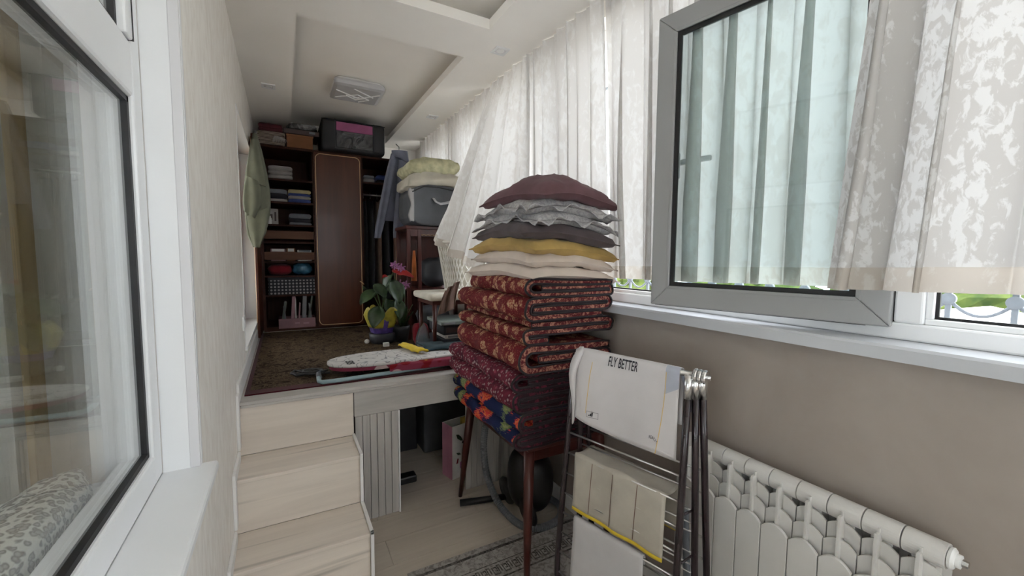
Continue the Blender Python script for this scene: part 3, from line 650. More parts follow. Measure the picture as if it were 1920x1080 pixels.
MB().grid(8, 14, lambda u, t: J(.885+.115*u-.008*t*(1-u), .005+(.10-.03*u)*t, .0016)).build('mesh_panel', 'grey_mesh', js, smooth=True, fix=False)
sp = [at(1092, 648, 'y', 1.27), at(1078, 668, 'y', 1.285), at(1068, 700, 'y', 1.29), at(1074, 735, 'y', 1.295), at(1073, 770, 'y', 1.295), at(1070, 795, 'y', 1.30)]
MB().tube([p + Vector((.0, -.01, 0)) for p in sp], [.030, .038, .034, .026, .022, .012], 14, flat=.45).build('sleeve', 'white_jersey', js, smooth=True, sub=1)
sp = [JA(.97)+prp*.02+Vector((0, 0, .0)), JA(1.02)+prp*.035+Vector((0, 0, -.05)), JA(1.03)+prp*.04+Vector((0, 0, -.10)), JA(1.0)+prp*.04+Vector((0, 0, -.15))]
MB().tube(sp, [.02, .035, .036, .016], 12, flat=.5).build('sleeve', 'grey_mesh', js, smooth=True, sub=1)
def text(body, size, fn, name, mat, parent, shear=0, bold=0, res=2):
    cu = bpy.data.curves.new('t', 'FONT'); cu.body = body; cu.size = size; cu.shear = shear; cu.offset = bold; cu.resolution_u = res
    o = bpy.data.objects.new('t', cu); COL.objects.link(o); bpy.context.view_layer.update()
    me = bpy.data.meshes.new_from_object(o.evaluated_get(bpy.context.evaluated_depsgraph_get())); bpy.data.objects.remove(o)
    bm = bmesh.new(); bm.from_mesh(me); bmesh.ops.subdivide_edges(bm, edges=[e for e in bm.edges if e.calc_length() > size*.3], cuts=1); bmesh.ops.triangulate(bm, faces=bm.faces[:])
    x0 = min(v.co.x for v in bm.verts); x1 = max(v.co.x for v in bm.verts)
    for v in bm.verts: v.co = fn((v.co.x-x0)/(x1-x0), v.co.y/size)
    m = MB(); m.bm.free(); m.bm = bm; bpy.data.meshes.remove(me)
    return m.build(name, mat, parent, fix=False)
text('FLY BETTER', .05, lambda x, y: J(.335+.29*x+.02*y, .052-.050*y, .003), 'lettering', 'print_black', js, 0, .0006)
text('READY', .02, lambda x, y: J(.775+.075*x, .262+.012*x-.016*y-.006*math.sin(math.pi*x), .003), 'lettering', 'print_black', js)
def rect(u0, u1, d0, d1, w):
    m = MB(); q = [(u0, u1, d0, d0+w), (u0, u1, d1-w, d1), (u0, u0+w*2.2, d0, d1), (u1-w*2.2, u1, d0, d1)]
    for a, b, c, d in q: m.grid(6, 3, lambda s, t, a=a, b=b, c=c, d=d: J(a+(b-a)*s, c+(d-c)*t, .003))
    return m
rect(.135, .255, .238, .262, .0022).build('badge', 'print_grey', js, fix=False)
m = MB()
for k in range(3): m.grid(2, 3, lambda s, t, k=k: J(.155+.016*k+.010*s+.006*(1-t), .256-.005*(k+1)*(1-t), .003))
m.build('badge_logo', 'print_black', js, fix=False)

# beige towel laid across two frames
tw = thing('beige_towel', 'beige striped towel with a yellow edge laid across the rack', 'towel', (1.0, 1.1, .55))
def TW(u, d):
    al = .08+.80*u; zf = .705-.012*u
    A_ = rk_pt(-.055, al, zf)-prp*.016+Vector((0, 0, .008)); B_ = rk_pt(.14, al, zf)+prp*.006+Vector((0, 0, .008))
    L = (B_-A_).length
    if d < 0: p = B_ + Vector((0, 0, d)) + prp*.004
    elif d < L: p = B_.lerp(A_, d/L) + Vector((0, 0, -.010*math.sin(math.pi*d/L)))
    else: p = A_ + Vector((0, 0, -(d-L))) - prp*.05*(d-L)
    w = .004*nz(u*5, d*6, 7.7) + .003*math.sin(u*15)
    return p - prp*w*(1 if d > L else 0) + Vector((0, 0, w if 0 <= d <= L else 0))
LT = .165+.150
MB().grid(30, 30, lambda u, t: TW(u, -.17+(LT+.17)*t)).build('towel_body', 'beige_towel', tw, smooth=True, solid=.004)
MB().grid(30, 3, lambda u, t: TW(u, LT-.004+.012*t)+Vector((0, 0, 0))-prp*.002).build('yellow_edge', 'yellow_trim', tw, smooth=True, solid=.005)
MB().grid(30, 3, lambda u, t: TW(u, -.175+.012*t)+prp*.002).build('yellow_edge', 'yellow_trim', tw, smooth=True, solid=.005)
for us in (.22, .47, .72): MB().grid(2, 22, lambda u, t, us=us: TW(us+.008*u-.02*t, .112+.195*t)-prp*.0034).build('seam_line', 'cloth_brown', tw, smooth=True, fix=False)
# white towel on a lower rung
wt = thing('white_towel', 'plain white towel hanging low on the rack', 'towel', (.98, 1.05, .1))
def WT(u, d):
    al = .12+.62*u; zf = .455; r_ = .010; c = rk_pt(-.055, al, zf)+prp*(-.006)
    s = -prp if d >= 0 else prp; a = abs(d)
    if a < r_*1.57: p = c + Vector((0, 0, r_*math.cos(a/r_))) + s*(r_*math.sin(a/r_))
    else: p = c + s*(r_+.05*(a-r_*1.57)) + Vector((0, 0, -(a-r_*1.57)))
    return p + s*.004*nz(u*4, d*5, 1.1) + bar*(.02*nz(u*2, d*3))
MB().grid(22, 26, lambda u, t: WT(u, -.05+.36*t)).build('towel_body', 'white_towel', wt, smooth=True, solid=.004)
# grey strap hanging at the back of the rack
MB().grid(3, 12, lambda u, t: rk_pt(.14, .93-.05*u, .62-.30*t)+prp*.012).build('towel', 'cloth_grey', None, smooth=True, solid=.004); 
o = bpy.data.objects['towel']; o.name = 'hanging_strip'; tag(o, 'narrow grey cloth strip hanging at the back of the rack', 'cloth')

# ================================================================== RADIATOR
rd = thing('radiator', 'white sectional aluminium radiator on the right wall', 'radiator', (1.36, .68, .22))
RT = .802; RB = .225; PW = .0800; Yend = .316
proto = {}
def arch(yc, w, zb, zs, rise, n=8):
    return [(yc-w/2, zb), (yc+w/2, zb)] + [(yc+w/2-w*k/n, zs+rise*(1-((2*k/n-1))**2)) for k in range(n+1)]
def rsec(i):
    yc = Yend+PW*(i+.5); base = Vector((1.36, yc, RB))
    if not proto:
        def B(nm, m, **k):
            o = m.build(nm, 'radiator_white', rd, **k); o.data.transform(Matrix.Translation(OFF['radiator']-base)); o.location = base-OFF['radiator']; proto[nm] = o
        w = PW-.003
        tub = [(1.352+.030*math.cos(math.radians(a)), RT-.030+.030*math.sin(math.radians(a))) for a in range(0, 360, 12)]
        B('top_tube', MB().prism(tub, 'y', yc-w/2, yc+w/2), bevel=.0008)
        B('web', MB().box(1.315, 1.395, yc-.0022, yc+.0022, RB+.02, RT-.02).box(1.300, 1.318, yc-.0035, yc+.0035, RB+.06, RT-.03))
        B('front_panel', MB().prism(arch(yc, w, RB, RT-.165, .022), 'x', 1.290, 1.300), bevel=.0015)
        B('louvre', MB().prism(arch(yc, w, RT-.30, RT-.118, .020), 'x', 1.313, 1.319), bevel=.0008)
        o2 = MB().prism(arch(yc, w, RT-.30, RT-.075, .018), 'x', 1.330, 1.336)
        B('back_louvre', o2, bevel=.0008)
        B('section', MB().box(1.340, 1.385, yc-.022, yc+.022, RB, RT-.02).box(1.384, 1.388, yc-w/2, yc+w/2, RB+.02, RT-.03))
        for nm, o in proto.items():
            if nm != 'section': o.parent = proto['section']; o.location = (0, 0, 0)
    else:
        b_ = inst(proto['section'], 'section', base-OFF['radiator'], rd)
        for nm, o in proto.items():
            if nm != 'section': inst(o, nm, (0, 0, 0), b_)
for i in range(9): rsec(i)
MB().lathe([(.024, 0), (.026, .006), (.022, .010), (.016, .012), (.016, .020), (.010, .021)], (1.352, Yend, RT-.030), 20, Matrix.Rotation(math.radians(90), 4, 'X')).build('end_plug', 'plastic_white', rd)
MB().tube([(1.352, Yend-.018, RT-.030), (1.352, Yend-.032, RT-.030)], [.009, .008], 6).build('bleed_valve', 'chrome', rd)
for i in (1, 6): MB().box(1.388, XR, Yend+PW*i, Yend+PW*i+.02, RT-.09, RT-.07).build('bracket', 'plastic_white', rd)

# ================================================================== CEILING FITTINGS
lp = thing('ceiling_lamp', 'square white ceiling lamp with engraved angular lines', 'lamp', (.557, 3.62, zt))
def rsq(a, r, n=6):
    out = []
    for cx, cy, s in ((a-r, a-r, 0), (-a+r, a-r, 90), (-a+r, -a+r, 180), (a-r, -a+r, 270)):
        out += [(.557+cx+r*math.cos(math.radians(s+90*k/n)), 3.62+cy+r*math.sin(math.radians(s+90*k/n))) for k in range(n+1)]
    return out
MB().prism(rsq(.165, .03), 'z', zt-.018, zt).build('base', 'plastic_white', lp, bevel=.003)
m = MB(); rings = [(.180, zt-.018), (.188, zt-.035), (.186, zt-.058), (.160, zt-.068)]
pr = [rsq(a, .03) for a, z in rings]; n = len(pr[0])
m.raw([(p[0], p[1], rings[i][1]) for i, r in enumerate(pr) for p in r], [[i*n+k, i*n+(k+1) % n, (i+1)*n+(k+1) % n, (i+1)*n+k] for i in range(3) for k in range(n)] + [list(range(n)), list(range(3*n, 4*n))[::-1]])
dif = m.build('diffuser', 'lamp_acrylic', lp, smooth=False)
zl = zt-.0695
def lline(a, b): return MB().tube([(.557+a[0], 3.62+a[1], zl), (.557+b[0], 3.62+b[1], zl)], .005, 4).build('engraved_line', 'pvc', dif)
for a, b in (((-.16, -.06), (.02, .05)), ((.02, .05), (.16, -.10)), ((-.15, .10), (.0, -.03)), ((.0, -.03), (.10, .05)), ((.10, .05), (.03, .13)), ((-.08, .02), (.0, .09)), ((.0, .09), (.06, .03)), ((-.04, -.14), (.12, -.02)), ((-.02, .05), (.02, .02))): lline(a, b)
for x, y, lb in ((-.059, 3.642, 'square recessed spotlight near the left wall above the wardrobe approach'), (1.19, 2.332, 'square recessed spotlight between the two ceiling panels and the curtains'), (1.205, 3.69, 'square recessed spotlight far back beside the curtains')):
    sp_ = thing('spotlight', lb, 'spotlight', (x, y, HC), 'square recessed ceiling spotlights')
    m = MB()
    for a, b, c, d in ((-.045, .045, -.045, -.03), (-.045, .045, .03, .045), (-.045, -.03, -.03, .03), (.03, .045, -.03, .03)): m.box(x+a, x+b, y+c, y+d, HC-.006, HC)
    bz = m.build('bezel', 'pvc', sp_); MB().box(x-.03, x+.03, y-.03, y+.03, HC-.003, HC-.0005).build('recess', 'pvc_grey', bz)
    MB().lathe([(.024, 0), (.024, -.003), (.018, -.005), (.004, -.004)], (x, y, HC-.001), 16).build('bulb', 'plastic_white', bz)
sw = thing('wall_switch', 'small white switch on the left wall beside the glazed door', 'switch', (XL, 2.83, 1.06))
pt_ = MB().box(XL, XL+.010, 2.775, 2.855, 1.04, 1.12).build('plate', 'plastic_white', sw, bevel=.003); MB().box(XL+.010, XL+.014, 2.79, 2.84, 1.055, 1.105).build('rocker', 'plastic_white', pt_, bevel=.002)

# ================================================================== CARPET AND RUG
cp = thing('carpet', 'brown patterned carpet with dark red border on the platform', 'carpet', (.6, 3.4, HP))
MB().box(XL+.045, 1.36, YP+.155, 4.33, HP, HP+.007).build('pile_field', 'carpet', cp)
MB().box(XL+.045, 1.36, YP+.085, YP+.155, HP, HP+.007).box(XL+.025, XL+.045, YP+.085, 4.33, HP, HP+.007).build('border', 'carpet_red', cp)
rg = thing('rug', 'pale grey rug with dark key pattern border on the lower floor', 'rug', (.9, .6, 0))
MB().box(.46, 1.40, -.9, 1.825, 0, .006).build('pile_field', 'rug_grey', rg)
MB().box(.46, 1.40, 1.775, 1.79, .006, .0068).box(.46, 1.40, 1.595, 1.603, .006, .0068).box(.46, 1.40, 1.69, 1.694, .006, .0068).build('border_band', 'rug_motif', rg)
keys = [(0, 0, 4, .6), (0, 0, .6, 4), (0, 3.4, 3, 4), (2.4, 1.6, 3, 4), (1.4, 1.6, 3, 2.2), (3.4, 0, 4, 4.6), (3.4, 4, 5.6, 4.6), (5, 1, 5.6, 4.6)]
km = None
for k in range(17):
    x = .49+k*.054
    if km is None:
        m = MB()
        for a, b, c, d in keys: m.box(x+a*.0082, x+c*.0082, 1.620+b*.0125, 1.620+d*.0125, .006, .0069)
        km = m.build('key_motif', 'rug_motif', rg)
    else: inst(km, 'key_motif', (.054*k, 0, 0), rg)

# ================================================================== WARDROBE
WY = 4.40; WT_ = 2.462; DB = HP+.0
wd = thing('wardrobe', 'mahogany three-section wardrobe with gold-lined door at the far end', 'wardrobe', (.48, 4.65, DB))
c = 'mahogany_case'
MB().box(-.172, -.152, WY, 4.95, DB, WT_).build('side_panel', c, wd); MB().box(1.112, 1.132, WY, 4.95, DB, WT_).build('side_panel', c, wd)
MB().box(.262, .280, WY+.005, 4.94, DB+.04, WT_-.02).build('partition', c, wd); MB().box(.700, .718, WY+.005, 4.94, DB+.04, WT_-.02).build('partition', c, wd)
MB().box(-.172, 1.132, WY-.01, 4.95, WT_-.02, WT_).build('top_panel', c, wd, bevel=.003); MB().box(-.152, 1.112, WY+.012, 4.94, DB, DB+.04).build('plinth', c, wd); MB().box(-.152, 1.112, 4.935, 4.945, DB+.04, WT_-.02).build('back_panel', c, wd)
for z in (2.175, 1.968, 1.760, 1.60, 1.42, 1.285, 1.105): MB().box(-.152, .262, WY+.02, 4.935, z-.016, z).build('shelf', c, wd)
MB().box(.718, 1.112, WY+.02, 4.935, 2.20, 2.216).build('shelf', c, wd)
MB().tube([(.718, 4.66, 2.12), (1.112, 4.66, 2.12)], .011, 8).build('clothes_rail', 'steel', wd, smooth=True)
MB().box(-.150, .260, WY+.0, WY+.018, 1.625, 1.700).build('drawer_front', 'drawer_wood', wd, bevel=.002); MB().box(-.150, .260, WY+.0, WY+.018, 1.432, 1.505).build('drawer_front', 'drawer_wood', wd, bevel=.002)
def door(name, w, h, M, mat='mahogany_door'):
    d = MB().box(0, w, -.018, 0, 0, h, M).build(name, mat, wd, bevel=.004)
    pts = []
    r, i = .045, .014
    for cx, cz, s in ((w-i-r, h-i-r, 0), (i+r, h-i-r, 90), (i+r, i+r, 180), (w-i-r, i+r, 270)):
        pts += [M @ Vector((cx+r*math.cos(math.radians(s+15*k)), -.0195, cz+r*math.sin(math.radians(s+15*k)))) for k in range(7)]
    MB().tube(pts, .0035, 5, closed=True).build('inlay_line', 'gold_line', d, smooth=True)
    return d
d = door('door', .424, 1.655, Matrix.Translation((.276, WY-.004, DB+.022)))
MB().tube([(.668, WY-.024, 1.22), (.690, WY-.040, 1.205), (.703, WY-.03, 1.19)], .005, 6).build('handle', 'gold_line', d, smooth=True)
door('door', .415, 1.655, Matrix.Translation((1.118, WY-.006, DB+.022)) @ Matrix.Rotation(math.radians(180+62), 4, 'Z') @ Matrix.Scale(-1, 4, (0, 1, 0)))
door('door', .415, 1.655, Matrix.Translation((-.172, WY-.006, DB+.022)) @ Matrix.Rotation(math.radians(-91.5), 4, 'Z'))

# things on the shelves
def folded(name, label, x0, x1, y0, y1, z, hs, mats, group, cat='clothes', seed=0):
    root = thing(name, label, cat, ((x0+x1)/2, (y0+y1)/2, z), group)
    for i, (h, mt) in enumerate(zip(hs, mats)):
        dx = .012*nz(i*3.1, seed); cxm = (x0+x1)/2; w = (x1-x0)/2; n = 20
        def P(s, t, i=i, h=h, z=z, dx=dx):
            a = 2*math.pi*s; c_, s_ = math.cos(a), math.sin(a)
            px = math.copysign(abs(c_)**.35, c_); pz = math.copysign(abs(s_)**.6, s_)
            return Vector((cxm+dx+w*px*(1-.04*abs(pz)), y0+(y1-y0)*t+.006*nz(s*5, i+seed), z+h/2+h*.5*pz+.004*nz(px*3, t*3, i+seed)*(1 if pz > 0 else 0)))
        m = MB().grid(n, 7, P, wrap=True)
        k = 7
        m.bm.verts.ensure_lookup_table(); vv = m.bm.verts[:]
        m.bm.faces.new([vv[j*k] for j in range(n)]); m.bm.faces.new([vv[j*k+k-1] for j in range(n)])
        m.build('fold', mt, root, smooth=True); z += h*.96
    return root
g = 'folded things on the wardrobe shelves'
folded('folded_clothes', 'white folded knitwear on the top wardrobe shelf', -.10, .10, 4.46, 4.80, 2.176, (.045, .04, .04), ('cloth_white', 'cloth_white', 'cloth_white'), g, seed=1)
folded('folded_clothes', 'dark and grey folded clothes left on the second wardrobe shelf', -.13, .05, 4.47, 4.80, 1.969, (.03, .05, .04), ('cloth_white', 'cloth_dark', 'cloth_grey'), g, seed=2)
folded('folded_clothes', 'yellow, white and blue folded clothes right on the second wardrobe shelf', .055, .25, 4.45, 4.80, 1.969, (.035, .03, .025, .035), ('cloth_blue', 'cloth_white', 'cloth_blue', 'cloth_yellow'), g, seed=3)
folded('folded_clothes', 'small grey folded garments on the third wardrobe shelf', .06, .25, 4.46, 4.78, 1.761, (.025, .04, .045), ('cloth_grey', 'cloth_dark', 'cloth_grey'), g, seed=4)
bx_ = thing('carton', 'pale printed carton on the third wardrobe shelf', 'carton', (-.08, 4.5, 1.761))
MB().box(-.13, -.03, 4.44, 4.56, 1.761, 1.90).build('carton_body', 'cloth_white', bx_, bevel=.002); MB().box(-.115, -.075, 4.438, 4.44, 1.80, 1.85).box(-.06, -.045, 4.438, 4.44, 1.79, 1.87).build('print', 'box_dark', bx_)
o = MB().lathe([(.018, 0), (.018, .05), (.012, .058), (.012, .072)], (-.10, 4.425, 1.761), 12).build('jar', 'paper_white', smooth=True); tag(o, 'little white jar in front of the pale carton', 'jar')
for i, (a, b, h, mt, lb) in enumerate(((-.10, .02, .05, 'box_pink', 'pink and white packet in the open drawer'), (.03, .10, .06, 'box_brown', 'small brown packet in the open drawer'), (.12, .24, .035, 'paper_white', 'flat white packet in the open drawer'))):
    r_ = thing('packet', lb, 'packet', ((a+b)/2, 4.5, 1.421), 'packets in the wardrobe drawer'); MB().box(a, b, 4.43+.01*i, 4.55, 1.421, 1.505+h*.6).build('packet_body', mt, r_, bevel=.003); MB().box(a+.01, b-.01, 4.428+.01*i, 4.43+.01*i, 1.51, 1.508+h*.5).build('print', 'paper_white' if mt != 'paper_white' else 'cloth_grey', r_)
def bundle(name, label, cat, c, s, mat, seed, n=18, group=None):
    def P(a, t):
        th = 2*math.pi*a; ph = math.pi*(t-.5); q = Vector((math.cos(ph)*math.cos(th), math.cos(ph)*math.sin(th), math.sin(ph)))
        q = Vector([math.copysign(abs(v)**.7, v) for v in q]); k = 1+.12*nz(q.x*2+seed, q.y*2, q.z*2)+.05*nz(q.x*6, q.y*6+seed, q.z*6)
        return Vector((c[0]+q.x*s[0]*k, c[1]+q.y*s[1]*k, c[2]+s[2]+q.z*s[2]*min(k, 1.0 if q.z < 0 else 9)))
    m = MB().grid(n, n, P, wrap=True); bmesh.ops.remove_doubles(m.bm, verts=m.bm.verts[:], dist=1e-4)
    o = m.build(name, mat, smooth=True); tag(o, label, cat, group); return o
bundle('cloth_bundle', 'dark red cloth bundle above the checked storage box', 'bundle', (-.03, 4.56, 1.286), (.10, .10, .052), 'cloth_red', 1)
bundle('plastic_bag', 'blue plastic bag bundle above the checked storage box', 'bag', (.16, 4.56, 1.286), (.09, .10, .058), 'film_blue', 2)
sb = thing('storage_box', 'black and white checked fabric storage box', 'box', (.06, 4.6, 1.106)); MB().box(-.13, .258, 4.412, 4.80, 1.106, 1.262).build('box_body', 'gingham', sb, bevel=.006); MB().box(-.132, .260, 4.409, 4.80, 1.245, 1.264).build('rim', 'cloth_dark', sb, bevel=.003)
# magazine tray with books
tr = thing('book_tray', 'pink cardboard tray holding magazines at the foot of the wardrobe', 'tray', (.12, 4.45, DB+.04))
MB().box(-.055, .255, 4.402, 4.412, DB+.022, DB+.112).box(-.055, -.045, 4.412, 4.60, DB+.041, DB+.112).box(.245, .255, 4.412, 4.60, DB+.041, DB+.112).box(-.055, .255, 4.59, 4.60, DB+.041, DB+.112).box(-.045, .245, 4.412, 4.59, DB+.041, DB+.046).build('tray_body', 'box_pink', tr)
MB().box(.08, .12, 4.400, 4.402, DB+.06, DB+.075).box(.15, .20, 4.400, 4.402, DB+.055, DB+.07).build('print', 'book_pink', tr)
bw = [(-.035, .022, .22, 'book_green', 'tall dark green magazine at the left of the pink tray', 8), (.0, .012, .17, 'book_grey', 'short grey booklet between green and pink magazines', -5), (.045, .028, .27, 'book_pink', 'tall pink magazine in the tray', 4), (.085, .010, .25, 'paper_white', 'thin white magazine in the tray', 0), (.105, .012, .20, 'book_pink', 'slim pink booklet beside the thick grey folder', 5), (.14, .034, .29, 'book_grey', 'thick grey folder, tallest in the tray', 3), (.185, .014, .27, 'book_green', 'slanting dark folder behind the grey one', 9), (.215, .016, .19, 'book_grey', 'short grey booklet at the right end of the tray', -4)]
for x, w, h, mt, lb, a in bw:
    M0 = Matrix.Translation((x, 4.45, DB+.047)) @ Matrix.Rotation(math.radians(a), 4, 'Y')
    r_ = thing('book', lb, 'book', (x, 4.5, DB+.047), 'magazines in the pink tray'); MB().box(0, w, 0, .12, 0, h, M0).build('cover', mt, r_, bevel=.001); MB().box(.002, w-.002, .004, .121, .003, h+.001, M0).build('pages', 'paper_white', r_)
# dark clothes hanging in the right section
for i, (x, mt, lb, ln) in enumerate(((.76, 'cloth_dark', 'black coat hanging nearest the closed wardrobe door', 1.05), (.83, 'cloth_dark', 'black jacket hanging in the middle of the open section', .95), (.90, 'cloth_brown', 'dark brown garment hanging behind the open door', 1.0), (.98, 'cloth_dark', 'black dress hanging behind the open door', 1.1))):
    r_ = thing('hanging_garment', lb, 'garment', (x, 4.66, 2.10-ln), 'clothes hanging in the wardrobe')
    MB().grid(26, 14, lambda s, t, x=x, ln=ln, i=i: Vector((x+.026*math.cos(2*math.pi*s)*(1+.3*math.sin(6*math.pi*s+i)), 4.66+(.09+.11*min(1, t*4))*math.sin(2*math.pi*s), 2.08-ln*t-.04*abs(math.sin(2*math.pi*s))*(1-t))), wrap=True).build('cloth', mt, r_, smooth=True)
    MB().tube([(x, 4.66, 2.08), (x, 4.66, 2.125), (x, 4.675, 2.14), (x, 4.685, 2.125)], .003, 6).build('hanger_hook', 'steel', r_)
folded('folded_clothes', 'pale cloth pile on the upper shelf of the open section', .735, .84, 4.46, 4.75, 2.217, (.04, .035), ('cloth_white', 'cloth_grey'), g, seed=6)
folded('folded_clothes', 'dark cloth pile on the upper shelf behind the blue shirt', .86, 1.05, 4.47, 4.75, 2.217, (.04, .05), ('cloth_dark', 'cloth_blue'), g, seed=7)
# on top of the wardrobe
WZ = WT_+.001
folded('folded_blanket', 'brown and cream striped blanket rolled on top of the wardrobe', -.17, .045, 4.37, 4.72, WZ, (.030, .030, .030, .030), ('blanket_stripe',)*4, None, 'blanket', 11)
bl_ = bpy.data.objects['folded_blanket']
m = MB()
for k in range(9): m.tube([(-.035+.003*k, 4.362, WZ+.075), (-.045+.012*k, 4.352, WZ+.05), (-.05+.014*k, 4.358, WZ+.02+.004*(k % 3))], [.004, .005, .003], 5)
m.build('fringe', 'cloth_white', bl_, smooth=True)['kind'] = 'stuff'
folded('folded_blanket', 'dark red folded blanket lying on the striped one', -.16, .03, 4.39, 4.70, WZ+.119, (.035, .035), ('blanket_red',)*2, None, 'blanket', 12)
b1 = thing('storage_carton', 'orange-brown carton on top of the wardrobe', 'carton', (.17, 4.55, WZ)); MB().box(.06, .275, 4.385, 4.70, WZ, WZ+.115).build('carton_body', 'box_brown', b1, bevel=.004); MB().box(.055, .28, 4.38, 4.70, WZ+.10, WZ+.118).build('lid', 'box_brown', b1, bevel=.003)
b2 = thing('flat_case', 'flat dark case lying across the orange-brown carton', 'case', (.18, 4.55, WZ+.119)); MB().box(.035, .33, 4.37, 4.70, WZ+.119, WZ+.165).build('case_body', 'box_dark', b2, bevel=.008); MB().box(.245, .295, 4.367, 4.37, WZ+.135, WZ+.155).build('clasp', 'cloth_grey', b2)
bundle('plastic_bag', 'crumpled clear plastic bag on the flat dark case', 'bag', (.19, 4.50, WZ+.166), (.13, .11, .036), 'film', 5)
bg_ = thing('storage_bag', 'big black zipped storage bag with pink panel on the wardrobe', 'bag', (.62, 4.5, WZ))
MB().box(.345, .918, 4.30, 4.78, WZ, WZ+.292).bevel(.035, 3).build('bag_body', 'bag_black', bg_, smooth=True)
MB().box(.470, .800, 4.293, 4.300, WZ+.185, WZ+.268).bevel(.003, 1).build('pink_panel', 'bag_pink', bg_); MB().box(.470, .800, 4.294, 4.300, WZ+.03, WZ+.183).bevel(.003, 1).build('clear_window', 'bag_window', bg_)
for x in (.458, .802): MB().box(x, x+.010, 4.291, 4.300, WZ+.02, WZ+.285).build('strap', 'bag_black', bg_)
MB().tube([(.345, 4.298, WZ+.275), (.62, 4.290, WZ+.281), (.918, 4.298, WZ+.275)], .004, 6).build('zip', 'rubber', bg_)

# ================================================================== HANGING SHIRTS
def panel(m, pts_l, pts_r, dep, n=14, seed=0):
    """cloth tube between a left and a right outline, bulged towards the camera side"""
    k = len(pts_l)
    def P(s, t):
        q = t*(k-1); i = min(int(q), k-2); f = q-i
        a = Vector(pts_l[i]).lerp(Vector(pts_l[i+1]), f); b = Vector(pts_r[i]).lerp(Vector(pts_r[i+1]), f)
        c = (a+b)/2; h = (b-a)/2; th = 2*math.pi*s; nrm = h.cross(Vector((0, 0, 1))).normalized()
        fold = 1+.35*math.sin(th*4+seed+t*2.0)*min(1, t*2+.3)
        return c + h*math.cos(th) + nrm*(dep*math.sin(th)*fold)
    m.grid(n*3, 20, P, wrap=True); return m
gs = thing('green_shirt', 'sage green shirt hanging from the open left wardrobe door', 'shirt', (-.17, 3.9, 1.5))
yy = 3.93
def gp(u, v, y=yy): return at(u, v, 'y', y)
MB_ = panel(MB(), [gp(473, 252), gp(466, 290), gp(459, 330), gp(457, 370), gp(460, 410), gp(463, 440), gp(474, 463)], [gp(482, 252), gp(492, 285), gp(500, 320), gp(507, 360), gp(508, 392), gp(500, 435), gp(484, 465)], .034, seed=1)
MB_.build('body', 'shirt_green', gs, smooth=True)
gsl = panel(MB(), [gp(462, 330, 3.855), gp(457, 350, 3.855), gp(455, 380, 3.855), gp(457, 395, 3.855)], [gp(484, 340, 3.855), gp(490, 352, 3.855), gp(489, 384, 3.855), gp(478, 410, 3.855)], .026, seed=2).build('sleeve', 'shirt_green', gs, smooth=True)
for u, v in ((463, 395), (477, 405)): MB().lathe([(.0055, -.002), (.0055, .002)], gp(u, v, 3.866), 10, Matrix.Rotation(math.radians(90), 4, 'X')).build('button', 'paper_white', gsl)
panel(MB(), [gp(463, 405, 3.88), gp(466, 430, 3.88), gp(474, 462, 3.88)], [gp(507, 388, 3.88), gp(499, 432, 3.88), gp(488, 464, 3.88)], .02, seed=5).build('shirt_tail', 'shirt_green', gs, smooth=True)
panel(MB(), [gp(470, 262, 3.89), gp(462, 318, 3.87), gp(460, 338, 3.87)], [gp(484, 262, 3.89), gp(497, 325, 3.87), gp(500, 350, 3.87)], .02, seed=7).build('yoke', 'shirt_green', gs, smooth=True)
MB().tube([gp(478, 255, 3.94), gp(482, 246, 3.95), Vector((-.165, 3.985, 2.46))], .004, 6).build('hanger_hook', 'steel', gs, smooth=True)
bs = thing('blue_shirt', 'grey-blue long-sleeved shirt hanging on the open right wardrobe door', 'shirt', (.95, 4.0, 1.7))
yb = 3.985
panel(MB(), [gp(734, 287, yb), gp(728, 310, yb), gp(722, 345, yb), gp(718, 385, yb), gp(716, 412, yb)], [gp(762, 292, yb), gp(766, 315, yb), gp(762, 350, yb), gp(758, 385, yb), gp(756, 418, yb)], .035, seed=3).build('body', 'shirt_blue', bs, smooth=True)
panel(MB(), [gp(733, 288, 3.93), gp(722, 330, 3.93), gp(711, 385, 3.93), gp(703, 430, 3.93), gp(702, 446, 3.93)], [gp(742, 300, 3.93), gp(736, 340, 3.93), gp(729, 385, 3.93), gp(718, 430, 3.93), gp(713, 447, 3.93)], .022, seed=4).build('sleeve', 'shirt_blue', bs, smooth=True)
panel(MB(), [gp(747, 300, 3.93), gp(745, 340, 3.93), gp(740, 390, 3.93), gp(737, 430, 3.93), gp(737, 446, 3.93)], [gp(762, 305, 3.93), gp(762, 340, 3.93), gp(760, 390, 3.93), gp(758, 430, 3.93), gp(757, 447, 3.93)], .022, seed=5).build('sleeve', 'shirt_blue', bs, smooth=True)
panel(MB(), [gp(734, 282, 3.94), gp(735, 292, 3.94)], [gp(764, 284, 3.94), gp(767, 306, 3.94)], .03, seed=6).build('collar', 'shirt_blue', bs, smooth=True)
MB().tube([gp(748, 286, 3.97), gp(748, 276, 3.98), gp(742, 270, 4.0)], .004, 6).build('hanger_hook', 'steel', bs, smooth=True)

